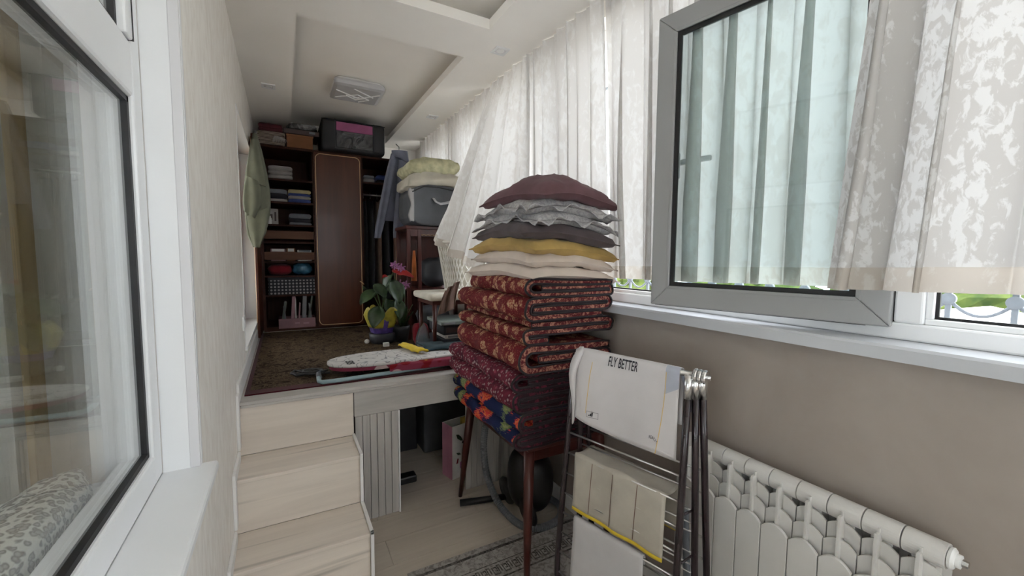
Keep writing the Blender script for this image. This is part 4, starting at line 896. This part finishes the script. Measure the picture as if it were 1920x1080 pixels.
# ================================================================== CORNER: CABINET, BAG, DUVET, CHAIR, BASKET
cb = thing('open_cabinet', 'dark reddish open cabinet in the far right corner', 'cabinet', (1.13, 3.6, HP))
ca, cbx, cy0, cy1, cz = .895, 1.335, 3.42, 3.80, 1.725
CZ0 = HP+.0075
MB().box(ca-.01, cbx+.01, cy0-.012, cy1, cz-.028, cz).build('top', 'table_wood', cb, bevel=.005)
for x in (ca, .985, cbx-.03): MB().box(x, x+.03, cy0, cy0+.03, CZ0, cz-.028).build('post', 'table_wood', cb, bevel=.003)
for x in (ca, cbx-.03): MB().box(x, x+.03, cy1-.03, cy1, CZ0, cz-.028).build('post', 'table_wood', cb, bevel=.003)
MB().box(ca, cbx, cy1-.008, cy1-.002, CZ0+.05, cz-.028).build('back_panel', 'table_wood', cb)
for z in (1.20, CZ0+.06): MB().box(ca, cbx, cy0+.004, cy1-.008, z-.015, z).build('shelf', 'table_wood', cb)
MB().box(ca+.03, cbx-.03, cy0+.004, cy0+.018, cz-.085, cz-.028).build('rail', 'table_wood', cb)
m = MB()
for k in range(7): MB().lathe([(.004, -.004), (.007, 0), (.004, .004)], (1.02+.017*k, cy0+.000, cz-.075+.002*(k % 2)), 8).build('brass_stud', 'gold_line', cb, smooth=True)
bundle('handbag', 'black bag stuffed into the dark cabinet', 'bag', (1.19, 3.62, 1.201), (.12, .13, .13), 'bag_black', 3)
bundle('handbag', 'grey-black folded bag on the cabinet floor shelf', 'bag', (1.17, 3.60, CZ0+.061), (.14, .14, .10), 'bag_grey', 4)
o = MB().tube([(.945, 3.40, 1.52), (.946, 3.402, 1.40), (.945, 3.405, 1.27)], [.010, .018, .024], 10).build('scarf', 'cloth_orange', smooth=True); tag(o, 'orange-brown scarf hanging at the cabinet front', 'scarf')
gb = thing('quilt_bag', 'dark grey zipped quilt bag with pale webbing handle on the cabinet', 'bag', (1.14, 3.5, cz))
def GB(s, t):
    a = 2*math.pi*s; c_, s_ = math.cos(a), math.sin(a); px = math.copysign(abs(c_)**.45, c_); pz = math.copysign(abs(s_)**.5, s_)
    return Vector((1.138+.225*px*(1+.03*nz(a, t*3)), 3.36+.40*t, cz+.002+.165*(1+pz)*(1+.04*nz(px*2, t*2, 5))))
m = MB().grid(34, 9, GB, wrap=True); m.bm.verts.ensure_lookup_table(); vv = m.bm.verts[:]
m.bm.faces.new([vv[j*9] for j in range(34)]); m.bm.faces.new([vv[j*9+8] for j in range(34)])
m.build('bag_body', 'bag_grey', gb, smooth=False, bevel=.012)
m = MB().grid(20, 5, lambda s, t: Vector((.902+.035*t-.012*math.sin(s*9)*(1-t), 3.352+.012*t, cz+.03+.26*s+.008*nz(s*6, t*3)))); m.build('pale_side', 'bag_side', gb, smooth=True, solid=.012)
MB().tube([(1.10, 3.357, cz+.225), (1.115, 3.335, cz+.195), (1.15, 3.325, cz+.18), (1.19, 3.325, cz+.188), (1.225, 3.335, cz+.20), (1.25, 3.357, cz+.207)], .018, 8, flat=.35).build('handle', 'webbing', gb, smooth=True)
MB().tube([(.925, 3.354, cz+.265), (1.02, 3.352, cz+.315), (1.14, 3.351, cz+.318), (1.36, 3.354, cz+.29)], .005, 6).build('zip', 'rubber', gb)
dz0 = cz+.338
dv_ = thing('duvet', 'folded yellow and cream patterned duvet on the grey bag', 'duvet', (1.12, 3.5, dz0))
for i, (z0, h, mt, x0, x1) in enumerate(((dz0, .105, 'duvet_cream', .90, 1.36), (dz0+.095, .125, 'duvet_yellow', .905, 1.34))):
    def DP(s, t, z0=z0, h=h, x0=x0, x1=x1, i=i):
        a = 2*math.pi*s; c_, s_ = math.cos(a), math.sin(a); px = math.copysign(abs(c_)**.5, c_); pz = math.copysign(abs(s_)**.75, s_)
        dr_ = -.055*max(0, -px)**2*(1-.0)*(1 if i == 0 else .4) if pz < .3 else -.03*max(0, -px)**2
        return Vector(((x0+x1)/2+(x1-x0)/2*px*(1+.02*nz(t*5, i)), 3.375+.40*t+.010*nz(px*4, pz*4, i), z0+h/2*(1+pz)+dr_+.011*nz(px*6, t*5+px*2, 3+i)+.006*math.sin(px*14+t*8)))
    m = MB().grid(50, 16, DP, wrap=True); m.bm.verts.ensure_lookup_table(); vv = m.bm.verts[:]
    m.bm.faces.new([vv[j*16] for j in range(50)]); m.bm.faces.new([vv[j*16+15] for j in range(50)])
    m.build('fold', mt, dv_, smooth=True)
# chair with white seat
ch = thing('chair', 'dark chair with white padded seat beside the cabinet', 'chair', (1.09, 2.95, HP))
MB().box(.86, 1.32, 2.72, 3.14, 1.165, 1.215).bevel(.024, 3).build('seat', 'duvet_cream', ch, smooth=True)
MB().box(.89, 1.29, 2.75, 3.11, 1.135, 1.165).build('seat_frame', 'table_wood', ch)
for x in (.895, 1.265):
    for y in (2.76, 3.085): MB().tube([(x+.012, y, 1.14), (x+.012, y, HP+.0075)], [.017, .012], 8).build('leg', 'table_wood', ch, smooth=True)
# laundry basket with lattice
lb_ = thing('laundry_basket', 'white lattice laundry basket on the chair under the loose curtain', 'basket', (1.17, 2.92, 1.217))
def BK(a, t, r=0):
    hx_, hy_ = .115+.055*t+r, .10+.05*t+r; c_, s_ = math.cos(a), math.sin(a)
    return Vector((1.175+hx_*math.copysign(abs(c_)**.6, c_), 2.92+hy_*math.copysign(abs(s_)**.6, s_), 1.217+.36*t))
for sg in (1, -1):
    m = MB()
    for k in range(34): m.tube([BK(2*math.pi*k/34+sg*.62*t/6, t/6*.92+.04) for t in range(7)], .0042, 4)
    o = m.build('lattice', 'wicker_white', lb_); o['kind'] = 'stuff'
MB().tube([BK(2*math.pi*k/40, 1.0) for k in range(40)], .010, 8, closed=True).build('rim', 'wicker_white', lb_, smooth=True)
MB().tube([BK(2*math.pi*k/40, .03) for k in range(40)], .009, 8, closed=True).build('base_ring', 'wicker_white', lb_, smooth=True)
MB().grid(40, 3, lambda s, t: BK(2*math.pi*s, .02+t*.97, -.012), wrap=True).build('lining', 'duvet_cream', lb_, smooth=True)
# brown cloth over the seat edge
bc = MB().grid(16, 20, lambda s, t: (at(836+24*s, 545-18*s, 'y', 2.62).lerp(at(821+34*s, 592-14*s, 'y', 2.66), t) + Vector((-.01*math.sin(math.pi*t*.7)+.012*math.sin(s*14+t*2), .010*math.cos(s*14), .02*math.sin(math.pi*t)))))
tag(bc.build('brown_scarf', 'cloth_brown', smooth=True, solid=.006), 'dusty brown cloth slung over the chair beside the quilts', 'cloth')
# boxes and magazines under the chair
for i, (x0, x1, y0, y1, z0, z1, mt, lb, mt2) in enumerate(((.92, 1.28, 2.66, 2.98, 1.005, 1.03, 'book_green', 'grey-green flat case on top of the pile under the chair', 'book_grey'), (.95, 1.30, 2.70, 3.02, .93, 1.004, 'bag_black', 'black box under the grey-green case', 'box_dark'), (.97, 1.30, 2.72, 3.02, .900, .929, 'paper_white', 'white folder in the pile under the chair', 'book_grey'), (.95, 1.30, 2.70, 3.02, HP+.0075, .899, 'cloth_dark', 'dark box at the bottom of the pile under the chair', 'box_dark'))):
    r_ = thing('storage_case', lb, 'box', ((x0+x1)/2, (y0+y1)/2, z0), 'boxes piled under the chair'); MB().box(x0, x1, y0, y1, z0, z1).build('case_body', mt, r_, bevel=.004); MB().box(x0+.02, x0+.10, y0-.003, y0, z0+.2*(z1-z0), z0+.7*(z1-z0)).build('label_patch', mt2, r_)
ir = thing('steam_iron', 'black steam iron with chrome sole standing beside the boxes', 'iron', (.84, 2.86, HP+.0075))
MB().prism([(-.05, 0), (.05, 0), (.045, .12), (.02, .20), (0, .235), (-.02, .20), (-.045, .12)], 'y', 2.83, 2.842).xf(Matrix.Translation((.85, 0, HP+.0075))).build('sole_plate', 'chrome', ir)
MB().prism([(-.045, 0), (.045, 0), (.04, .12), (.016, .19), (-.016, .19), (-.04, .12)], 'y', 2.842, 2.90).xf(Matrix.Translation((.85, 0, HP+.0075))).build('iron_body', 'black_plastic', ir, bevel=.01)
MB().tube([(.85, 2.89, HP+.03), (.85, 2.945, HP+.05), (.85, 2.945, HP+.15), (.85, 2.89, HP+.175)], .012, 8).build('handle', 'black_plastic', ir, smooth=True)

# ================================================================== IRONING BOARD
ib = thing('ironing_board', 'folded ironing board in a white scribble-print cover lying on the carpet', 'ironing board', (.7, 2.6, HP+.0075))
ex = Vector((.9985, .035, 0)).normalized(); ey = Vector((-ex.y, ex.x, 0)); o0 = Vector((.205, 2.615, 0))
def outline(L, w, nose, k=0):
    up = [(0, 0)] + [(nose*(1-math.cos(math.pi/2*i/8)), w*math.sin(math.pi/2*i/8)**.8) for i in range(1, 9)] + [(L, w)]
    return up + [(p[0], -p[1]) for p in up[:0:-1]]
def slab(ol, z0, z1): return [(o0+ex*p[0]+ey*p[1])[:2] for p in ol]
ol = outline(1.05, .165, .34)
MB().prism(slab(ol, 0, 0), 'z', HP+.062, HP+.082).build('cover', 'iron_cover', ib, bevel=.008)
MB().prism(slab([(p[0]*.96+.012, p[1]*.95) for p in ol], 0, 0), 'z', HP+.040, HP+.062).build('board_core', 'iron_floral', ib, bevel=.004)
ta = [o0+ex*a+ey*b+Vector((0, 0, HP+.022)) for a, b in ((.95, -.16), (.42, -.185), (.05, -.20), (-.045, -.195), (-.06, -.17), (-.05, -.02), (-.03, .03))]
MB().tube(ta, .0115, 8).build('leg_tube', 'tube_blue', ib, smooth=True)
MB().tube([o0+ex*a+ey*b+Vector((0, 0, HP+.025)) for a, b in ((.10, .11), (.95, .08))], .010, 8).build('leg_tube', 'tube_blue', ib, smooth=True)
MB().tube([o0+ex*a+ey*b+Vector((0, 0, HP+.022)) for a, b in ((-.052, -.10), (-.047, -.01))], .0145, 8).build('rubber_grip', 'hose_grey', ib, smooth=True)
text('SIS', .05, lambda x, y: o0+ex*(.095+.060*y)+ey*(-.035-.085*x)+Vector((0, 0, HP+.0835)), 'lettering', 'print_black', ib, 0, .0015)
fo = MB().prism([(p[0], p[1]) for p in [(.52, 2.42), (.86, 2.40), (1.30, 2.42), (1.30, 2.47), (.60, 2.465)]], 'z', HP+.030, HP+.072)
tag(fo.build('floral_board_cover', 'iron_floral', bevel=.006), 'red and pink flowered cloth along the near side of the ironing board', 'cloth')
cb2 = thing('power_cable', 'tangled black power cable beside the nose of the ironing board', 'cable', (.15, 2.66, HP+.0075))
pts = [Vector((.21+.0*k, 2.62, HP+.035)) for k in range(1)]
for k in range(70):
    a = k*.42; pts.append(Vector((.095+.085*math.cos(a)+.03*nz(k*.3, 1)+.0006*k, 2.66+.060*math.sin(a*.93)+.03*nz(k*.25, 5), HP+.0125+.012*(1+nz(k*.5, 9)))))
MB().tube(pts, .0055, 6).build('cord', 'rubber', cb2, smooth=True); MB().tube([pts[-1], pts[-1]+Vector((.0, -.05, 0))], .009, 8).build('plug', 'black_plastic', cb2)
tz = HP+.0835
MB().grid(24, 14, lambda s, t: Vector((.80+.46*s, 2.60+.25*t-.02*s+.02*nz(s*3, t*3), tz+.012+.012*nz(s*4, t*4, 2)+.012*math.sin(math.pi*t)))).build('teal_cloth', 'cloth_teal', smooth=True, solid=.012)
tag(bpy.data.objects['teal_cloth'], 'dark teal garment spread on the ironing board', 'cloth')
MB().grid(14, 16, lambda s, t: Vector((.665+.07*s+.06*t, 2.80-.25*t+.02*nz(s*3, t*3, 4), tz+.016+.010*nz(s*5, t*5, 3)+.014*math.sin(math.pi*s)))).build('yellow_cloth', 'yellow_trim', smooth=True, solid=.012)
tag(bpy.data.objects['yellow_cloth'], 'mustard yellow cloth beside the teal garment on the ironing board', 'cloth')

# ================================================================== POTTED PLANTS
pp = thing('potted_plant', 'anthurium with broad leaves in a yellow and purple wrapped pot', 'plant', (.685, 3.42, HP+.0075))
pc = (.685, 3.42); pz0 = HP+.0075
MB().lathe([(.085, 0), (.10, .02), (.105, .08), (.09, .085)], (pc[0], pc[1], pz0), 20).build('saucer', 'pot_black', pp, smooth=True)
MB().grid(30, 8, lambda s, t: Vector((pc[0]+(.075+.035*t)*math.cos(2*math.pi*s)*(1+.05*math.sin(s*44)), pc[1]+(.075+.035*t)*math.sin(2*math.pi*s)*(1+.05*math.sin(s*44)), pz0+.06+.14*t+.02*t*math.sin(s*38))), wrap=True).build('wrapping', 'tissue_purple', pp, smooth=True, solid=.003)
MB().grid(30, 8, lambda s, t: Vector((pc[0]+(.098+.035*t)*math.cos(2*math.pi*s)*(1+.06*math.sin(s*31)), pc[1]+(.098+.035*t)*math.sin(2*math.pi*s)*(1+.06*math.sin(s*31)), pz0+.13+.13*t+.04*t*math.sin(s*25))), wrap=True).build('wrapping', 'tissue_yellow', pp, smooth=True, solid=.003)
def leaf(base, tip, w, curl, par, mat='leaf', name='leaf', seed=0):
    b, t_ = Vector(base), Vector(tip); d = t_-b; side = d.cross(Vector((0, -.5, 1))).normalized(); up = side.cross(d).normalized()
    def P(s, t):
        wv = w*(math.sin(math.pi*min(1, t*.97+.02))**.7)*(1.25-.55*t); q = (s-.5)*2
        return b + d*t + side*(q*wv) + up*(curl*(math.sin(math.pi*t)) + .25*w*abs(q)*abs(q)) + Vector((0, 0, .01*nz(s*3, t*4, seed)))
    return MB().grid(7, 10, P).build(name, mat, par, smooth=True, solid=.0015)
def stemm(a, b, par, r=.004, mat='stem', sag=.03):
    a, b = Vector(a), Vector(b); return MB().tube([a, a.lerp(b, .5)+Vector((0, 0, sag)), b], r, 6).build('stem', mat, par, smooth=True)
core = Vector((pc[0], pc[1], pz0+.25))
for i, (u1, v1, u2, v2, w, yd) in enumerate(((705, 545, 676, 572, .055, 3.30), (712, 575, 700, 615, .065, 3.28), (735, 525, 748, 570, .07, 3.27), (700, 535, 722, 560, .06, 3.30), (690, 545, 680, 545, .04, 3.36), (745, 560, 750, 600, .05, 3.32), (722, 540, 738, 515, .05, 3.36), (725, 560, 735, 600, .05, 3.36))):
    a, b = at(u1, v1, 'y', yd+.04), at(u2, v2, 'y', yd); leaf(a, b, w, .015, pp, seed=i); stemm(core, a, pp)
leaf(at(735, 508, 'y', 3.34), at(775, 522, 'y', 3.28), .055, .01, pp, 'spathe_red', 'spathe', 9); stemm(core, at(737, 510, 'y', 3.35), pp)
leaf(at(726, 518, 'y', 3.36), at(717, 522, 'y', 3.33), .02, .01, pp, 'spathe_red', 'spathe', 10)
fp = thing('flower_pot', 'slender carnation with pink blooms in a dark pot', 'plant', (.83, 3.40, pz0))
MB().lathe([(.055, 0), (.07, .10), (.074, .13), (.06, .13), (.055, .11)], (.83, 3.40, pz0), 18).build('pot', 'pot_black', fp, smooth=True)
for i, (u, v) in enumerate(((738, 497), (750, 502), (748, 532), (759, 534))):
    c = at(u, v, 'y', 3.33); stemm((.83+.01*i, 3.40, pz0+.11), c, fp, .003, sag=0)
    m = MB()
    for k in range(14):
        a = k*2.4; rr = .012+.010*(k % 3); e = Vector((math.cos(a)*rr, -.012+.004*(k % 4), math.sin(a)*rr*.8)); q = c+e
        m.raw([c, q+Vector((math.cos(a+.7)*.010, -.006, math.sin(a+.7)*.009)), q+Vector((math.cos(a)*.014, -.003, math.sin(a)*.012)), q+Vector((math.cos(a-.7)*.010, -.006, math.sin(a-.7)*.009))], [[0, 1, 2, 3]])
    m.build('bloom', 'petal_pink', fp, smooth=False, solid=.003)
for k in range(9): stemm((.83, 3.40, pz0+.11), (.76+.02*k, 3.36+.03*nz(k, 2), pz0+.25+.12*abs(nz(k*.7, 3))), fp, .0025, sag=.02)
for k in range(8): leaf((.80+.01*k, 3.38, pz0+.13), (.74+.025*k, 3.33, pz0+.20+.05*(k % 3)), .010, .01, fp, seed=k)
rd_ = bundle('red_bag', 'small dark crimson bag on the carpet behind the teal garment', 'bag', (.93, 3.18, HP+.0075), (.06, .06, .09), 'cloth_red', 8)
o = MB().lathe([(.004, 0), (.016, .006), (.020, .018), (.016, .030), (.004, .036)], (.565, 3.42, pz0), 14).build('ball', 'paper_white', smooth=True); tag(o, 'little white ball on the carpet left of the plant', 'ball')
o = MB().box(.655, .70, 3.235, 3.262, pz0, pz0+.03).bevel(.004, 2).build('power_adapter', 'plastic_white'); tag(o, 'small white adapter on the carpet before the plant pot', 'adapter')

# ================================================================== UNDER THE PLATFORM
gbx = thing('gift_bag', 'white and pink paper gift bag with flower print under the platform', 'gift bag', (.97, 2.62, 0))
MG = Matrix.Translation((.935, 2.50, 0)) @ Matrix.Rotation(math.radians(14), 4, 'Z')
def gq(*p): return MG @ Vector(p)
bw_, bh_ = .24, .36
m = MB(); 
gf = m.box(0, bw_, 0, .003, 0, bh_, MG).box(0, bw_, .11, .113, 0, bh_, MG).box(0, bw_, .003, .11, 0, .003, MG).box(bw_-.003, bw_, .003, .11, .003, bh_, MG).build('front', 'paper_white', gbx)
MB().box(-.003, 0, 0, .055, 0, bh_, MG).box(-.003, 0, .056, .113, 0, bh_, MG).build('gusset', 'paper_pink', gbx)
def sprig(pts, mat, nm):
    MB().raw([gq(x, -.0015, z) for x, z in pts], [list(range(len(pts)))]).build(nm, mat, gf, fix=False)
sprig([(.03, .30), (.05, .295), (.07, .275), (.085, .245), (.065, .25), (.04, .27)], 'leaf', 'leaf_print')
sprig([(.03, .175), (.055, .17), (.07, .155), (.045, .155)], 'leaf', 'leaf_print'); sprig([(.075, .16), (.10, .18), (.105, .175), (.085, .15)], 'leaf', 'leaf_print')
sprig([(.06, .06), (.10, .05), (.125, .075), (.115, .105), (.085, .115), (.06, .10)], 'petal_pink', 'rose_print'); sprig([(.03, .10), (.045, .10), (.05, .13), (.04, .135)], 'cloth_red', 'bud_print'); sprig([(.075, .235), (.085, .225), (.095, .235), (.085, .245)], 'cloth_dark', 'bud_print')
MB().tube([gq(x, -.002, z) for x, z in ((.09, .245), (.12, .21), (.10, .17), (.09, .12))], .0018, 4).build('stem_print', 'cloth_dark', gf)
o = MB().box(.10, .20, .03, .05, .15, .385, MG).build('yellow_packet', 'paper_yellow'); tag(o, 'yellow packet sticking out of the gift bag', 'packet')
vc = thing('vacuum_cleaner', 'black vacuum cleaner with grey hose under the quilt table', 'vacuum cleaner', (1.2, 1.98, 0))
def VB(s, t):
    a = 2*math.pi*s; ph = math.pi*(t-.5); r_ = abs(math.cos(ph))**.6; q = .30*(1 if True else 0)
    return Vector((1.215+.125*math.cos(a)*r_, 1.98+.155*math.sin(a)*r_, .20+.17*math.copysign(abs(math.sin(ph))**.85, math.sin(ph))))
m = MB().grid(26, 16, VB, wrap=True); bmesh.ops.remove_doubles(m.bm, verts=m.bm.verts[:], dist=1e-4); m.build('canister', 'black_plastic', vc, smooth=True)
for y in (1.86, 2.10):
    MB().lathe([(.02, -.012), (.075, -.014), (.082, 0), (.075, .014), (.02, .012)], (1.13, y, .083), 22, Matrix.Rotation(math.radians(80), 4, 'Y')).build('wheel', 'rubber', vc, smooth=True)
MB().tube([(1.15, 1.88, .34), (1.15, 1.93, .40), (1.17, 2.02, .40), (1.18, 2.07, .35)], .012, 8).build('carry_handle', 'bag_black', vc, smooth=True)
hp = [at(945, 775, 'y', 2.05), at(915, 790, 'y', 2.08), at(907, 830, 'y', 2.10), at(912, 885, 'y', 2.10), at(930, 935, 'y', 2.05), at(955, 968, 'z', .03), at(985, 988, 'z', .024), at(1020, 988, 'z', .024), at(1048, 972, 'z', .024), at(1050, 950, 'z', .024), at(1030, 935, 'z', .024), at(1005, 930, 'z', .045), Vector((1.21, 2.02, .10))]
def spline(P, n=10):
    out = []
    for i in range(len(P)-1):
        p0, p1, p2, p3 = P[max(i-1, 0)], P[i], P[i+1], P[min(i+2, len(P)-1)]
        for k in range(n):
            t = k/n; out.append(.5*((2*p1)+(p2-p0)*t+(2*p0-5*p1+4*p2-p3)*t*t+(3*p1-p0-3*p2+p3)*t**3))
    return out+[P[-1]]
hs = spline(hp, 22); MB().tube(hs, [.0205 if i % 2 else .0175 for i in range(len(hs))], 10).build('hose', 'hose_grey', vc, smooth=False)
MB().tube([Vector((.868, 2.195, .028)), Vector((1.0, 2.16, .028)), Vector((1.20, 2.10, .033))], [.0195, .018, .018], 12).build('suction_tube', 'black_plastic', vc, smooth=True)
hb = thing('stand_foot', 'dark metal stand foot lying behind the slatted panel', 'stand', (.55, 2.55, 0))
MB().box(.46, .68, 2.43, 2.50, .09, .135).build('arm', 'black_plastic', hb, bevel=.008); MB().box(.50, .56, 2.44, 2.49, 0, .09).build('foot', 'black_plastic', hb, bevel=.006)
for i, (x0, x1, y0, y1, h, mt, lb) in enumerate(((.60, .86, 3.05, 3.5, .45, 'bag_black', 'dark box stored deep under the platform'), (.88, 1.3, 2.95, 3.4, .40, 'bag_grey', 'dark grey box stored behind the gift bag'), (.20, .52, 2.9, 3.4, .5, 'box_dark', 'brown-black box stored under the platform on the left'))):
    r_ = thing('storage_case', lb, 'box', ((x0+x1)/2, (y0+y1)/2, 0), 'boxes stored under the platform'); MB().box(x0, x1, y0, y1, 0, h).build('case_body', mt, r_, bevel=.01); MB().box(x0-.008, x1+.008, y0-.008, y1+.008, h, h+.03).build('lid', mt, r_, bevel=.006)

# ================================================================== ROOM BEHIND THE LEFT WINDOW
bd = thing('bed', 'bed with beige spread behind the left window', 'bed', (-1.15, 1.1, 0))
MB().box(-1.9, -.56, -.3, 2.5, .1, .42).build('bed_base', 'box_brown', bd, bevel=.02)
MB().grid(30, 30, lambda s, t: Vector((-1.92+1.38*s, -.32+2.84*t, .70+.03*nz(s*4, t*6)-.28*max(0, abs(s-.5)*2-.94)/.06))).build('bedspread', 'bedspread', bd, smooth=True, solid=.02)
MB().box(-1.88, -.58, -.28, 2.48, .421, .66).build('mattress', 'sheer_cloth', bd, bevel=.04)
for i, (c, s, mt, lb) in enumerate((((-.445, 1.07, .901), (.060, .24, .045), 'leopard', 'grey leopard-print cloth lying on the inner sill behind the glass'), ((-.53, .95, .901), (.05, .22, .03), 'bed_green', 'dark green cloth on the inner sill beside the leopard print'), ((-1.3, 1.5, .72), (.3, .3, .11), 'bedspread', 'beige pillow on the bed behind the glass'))):
    bundle('bed_throw', lb, 'throw', c, s, mt, 20+i)
def hang(label, x, y0, y1, folds, amp, mat, seed, group='curtains behind the left window'):
    r_ = thing('room_curtain', label, 'curtain', (x, (y0+y1)/2, .55), group)
    MB().grid(int(folds*12), 6, lambda s, t: Vector((x+amp*math.sin(2*math.pi*(folds*s+.3*nz(s*5, seed))), y0+(y1-y0)*s, .55+2.1*t))).build('drape', mat, r_, smooth=True, fix=False)
    MB().tube([(x, y0-.02, 2.66), (x, y1+.02, 2.66)], .01, 8).build('rail', 'pvc', r_)
hang('pale sheer curtain right behind the left window glass', -.66, 1.05, 2.3, 8, .022, 'sheer_cloth', 2)
hang('ochre curtain band behind the left window glass', -.62, 1.58, 1.70, 2, .012, 'ochre_cloth', 5)

# ================================================================== OUTSIDE
gr = thing('window_grille', 'grey iron security grille with scroll arcs outside the window', 'grille', (1.68, .7, 1.2))
GXo = 1.69; p0 = {}
MB().box(GXo-.006, GXo+.006, -1.0, 2.3, 1.325, 1.337).xf(Matrix.Translation((0, 0, -.07))).build('rail', 'iron_grey', gr); MB().box(GXo-.006, GXo+.006, -1.0, 2.3, 2.45, 2.465).build('rail', 'iron_grey', gr)
for k in range(26):
    y = -.95+k*.1265
    if not p0:
        base = Vector((GXo, y, 1.25))
        def G(nm, m, **kw):
            o = m.build(nm, 'iron_grey', gr, **kw); o.data.transform(Matrix.Translation(OFF['window_grille']-base)); o.location = base-OFF['window_grille']; p0[nm] = o
        G('bar', MB().box(GXo-.006, GXo+.006, y-.006, y+.006, 1.20, 2.50))
        G('rosette', MB().lathe([(.004, -.009), (.017, -.007), (.017, .007), (.004, .009)], (GXo-.004, y, 1.357), 16, Matrix.Rotation(math.radians(90), 4, 'Y')), smooth=True)
        G('arc', MB().tube([(GXo, y+.1265*j/10, 1.357-.045*math.sin(math.pi*j/10)**.8) for j in range(11)], .005, 6), smooth=True)
    else:
        for nm, o in p0.items(): inst(o, nm, Vector((GXo, y, 1.25))-OFF['window_grille'], gr)
struct(MB().box(1.7, 60, -60, 60, -3.2, -3.0).build('ground', 'ground'), 'pale yard outside')
hs_ = thing('neighbour_house', 'white pitched roof of a low house outside the window', 'house', (9, 2, -3))
MB().box(6.4, 7.0, -2.6, 5.6, -3, .0).build('house_wall', 'roof_white', hs_); MB().prism([(-3.0, .0), (6.0, .0), (1.53, .94)], 'x', 6.2, 7.2).build('roof', 'roof_white', hs_)
for i, (x, y, r_, lb) in enumerate(((14, -2.4, 2.4, 'bright green tree crown right of the white roof'), (14, 3.3, 2.5, 'bright green tree behind the white roof peak'), (14, 9.0, 2.4, 'bright green tree left of the white roof'), (14, 14.7, 2.5, 'bright green tree seen below the curtain hem'), (14, 20.4, 2.5, 'bright green tree furthest left outside'))):
    tr_ = thing('tree', lb, 'tree', (x, y, -3), 'trees outside the window')
    def TP(s, t, x=x, y=y, r_=r_, i=i):
        th = 2*math.pi*s; ph = math.pi*(t-.5); q = Vector((math.cos(ph)*math.cos(th), math.cos(ph)*math.sin(th), math.sin(ph)*.75)); k = r_*(1+.25*nz(q.x*2+i, q.y*2, q.z*2)+.14*nz(q.x*6, q.y*6+i, q.z*6)+.08*nz(q.x*15, q.y*15, q.z*15+i))
        return Vector((x, y, .1))+q*k
    MB().grid(60, 34, TP, wrap=True).build('crown', 'foliage', tr_); MB().tube([(x, y, -3), (x, y, -1.5)], [.25, .18], 10).build('trunk', 'box_brown', tr_)
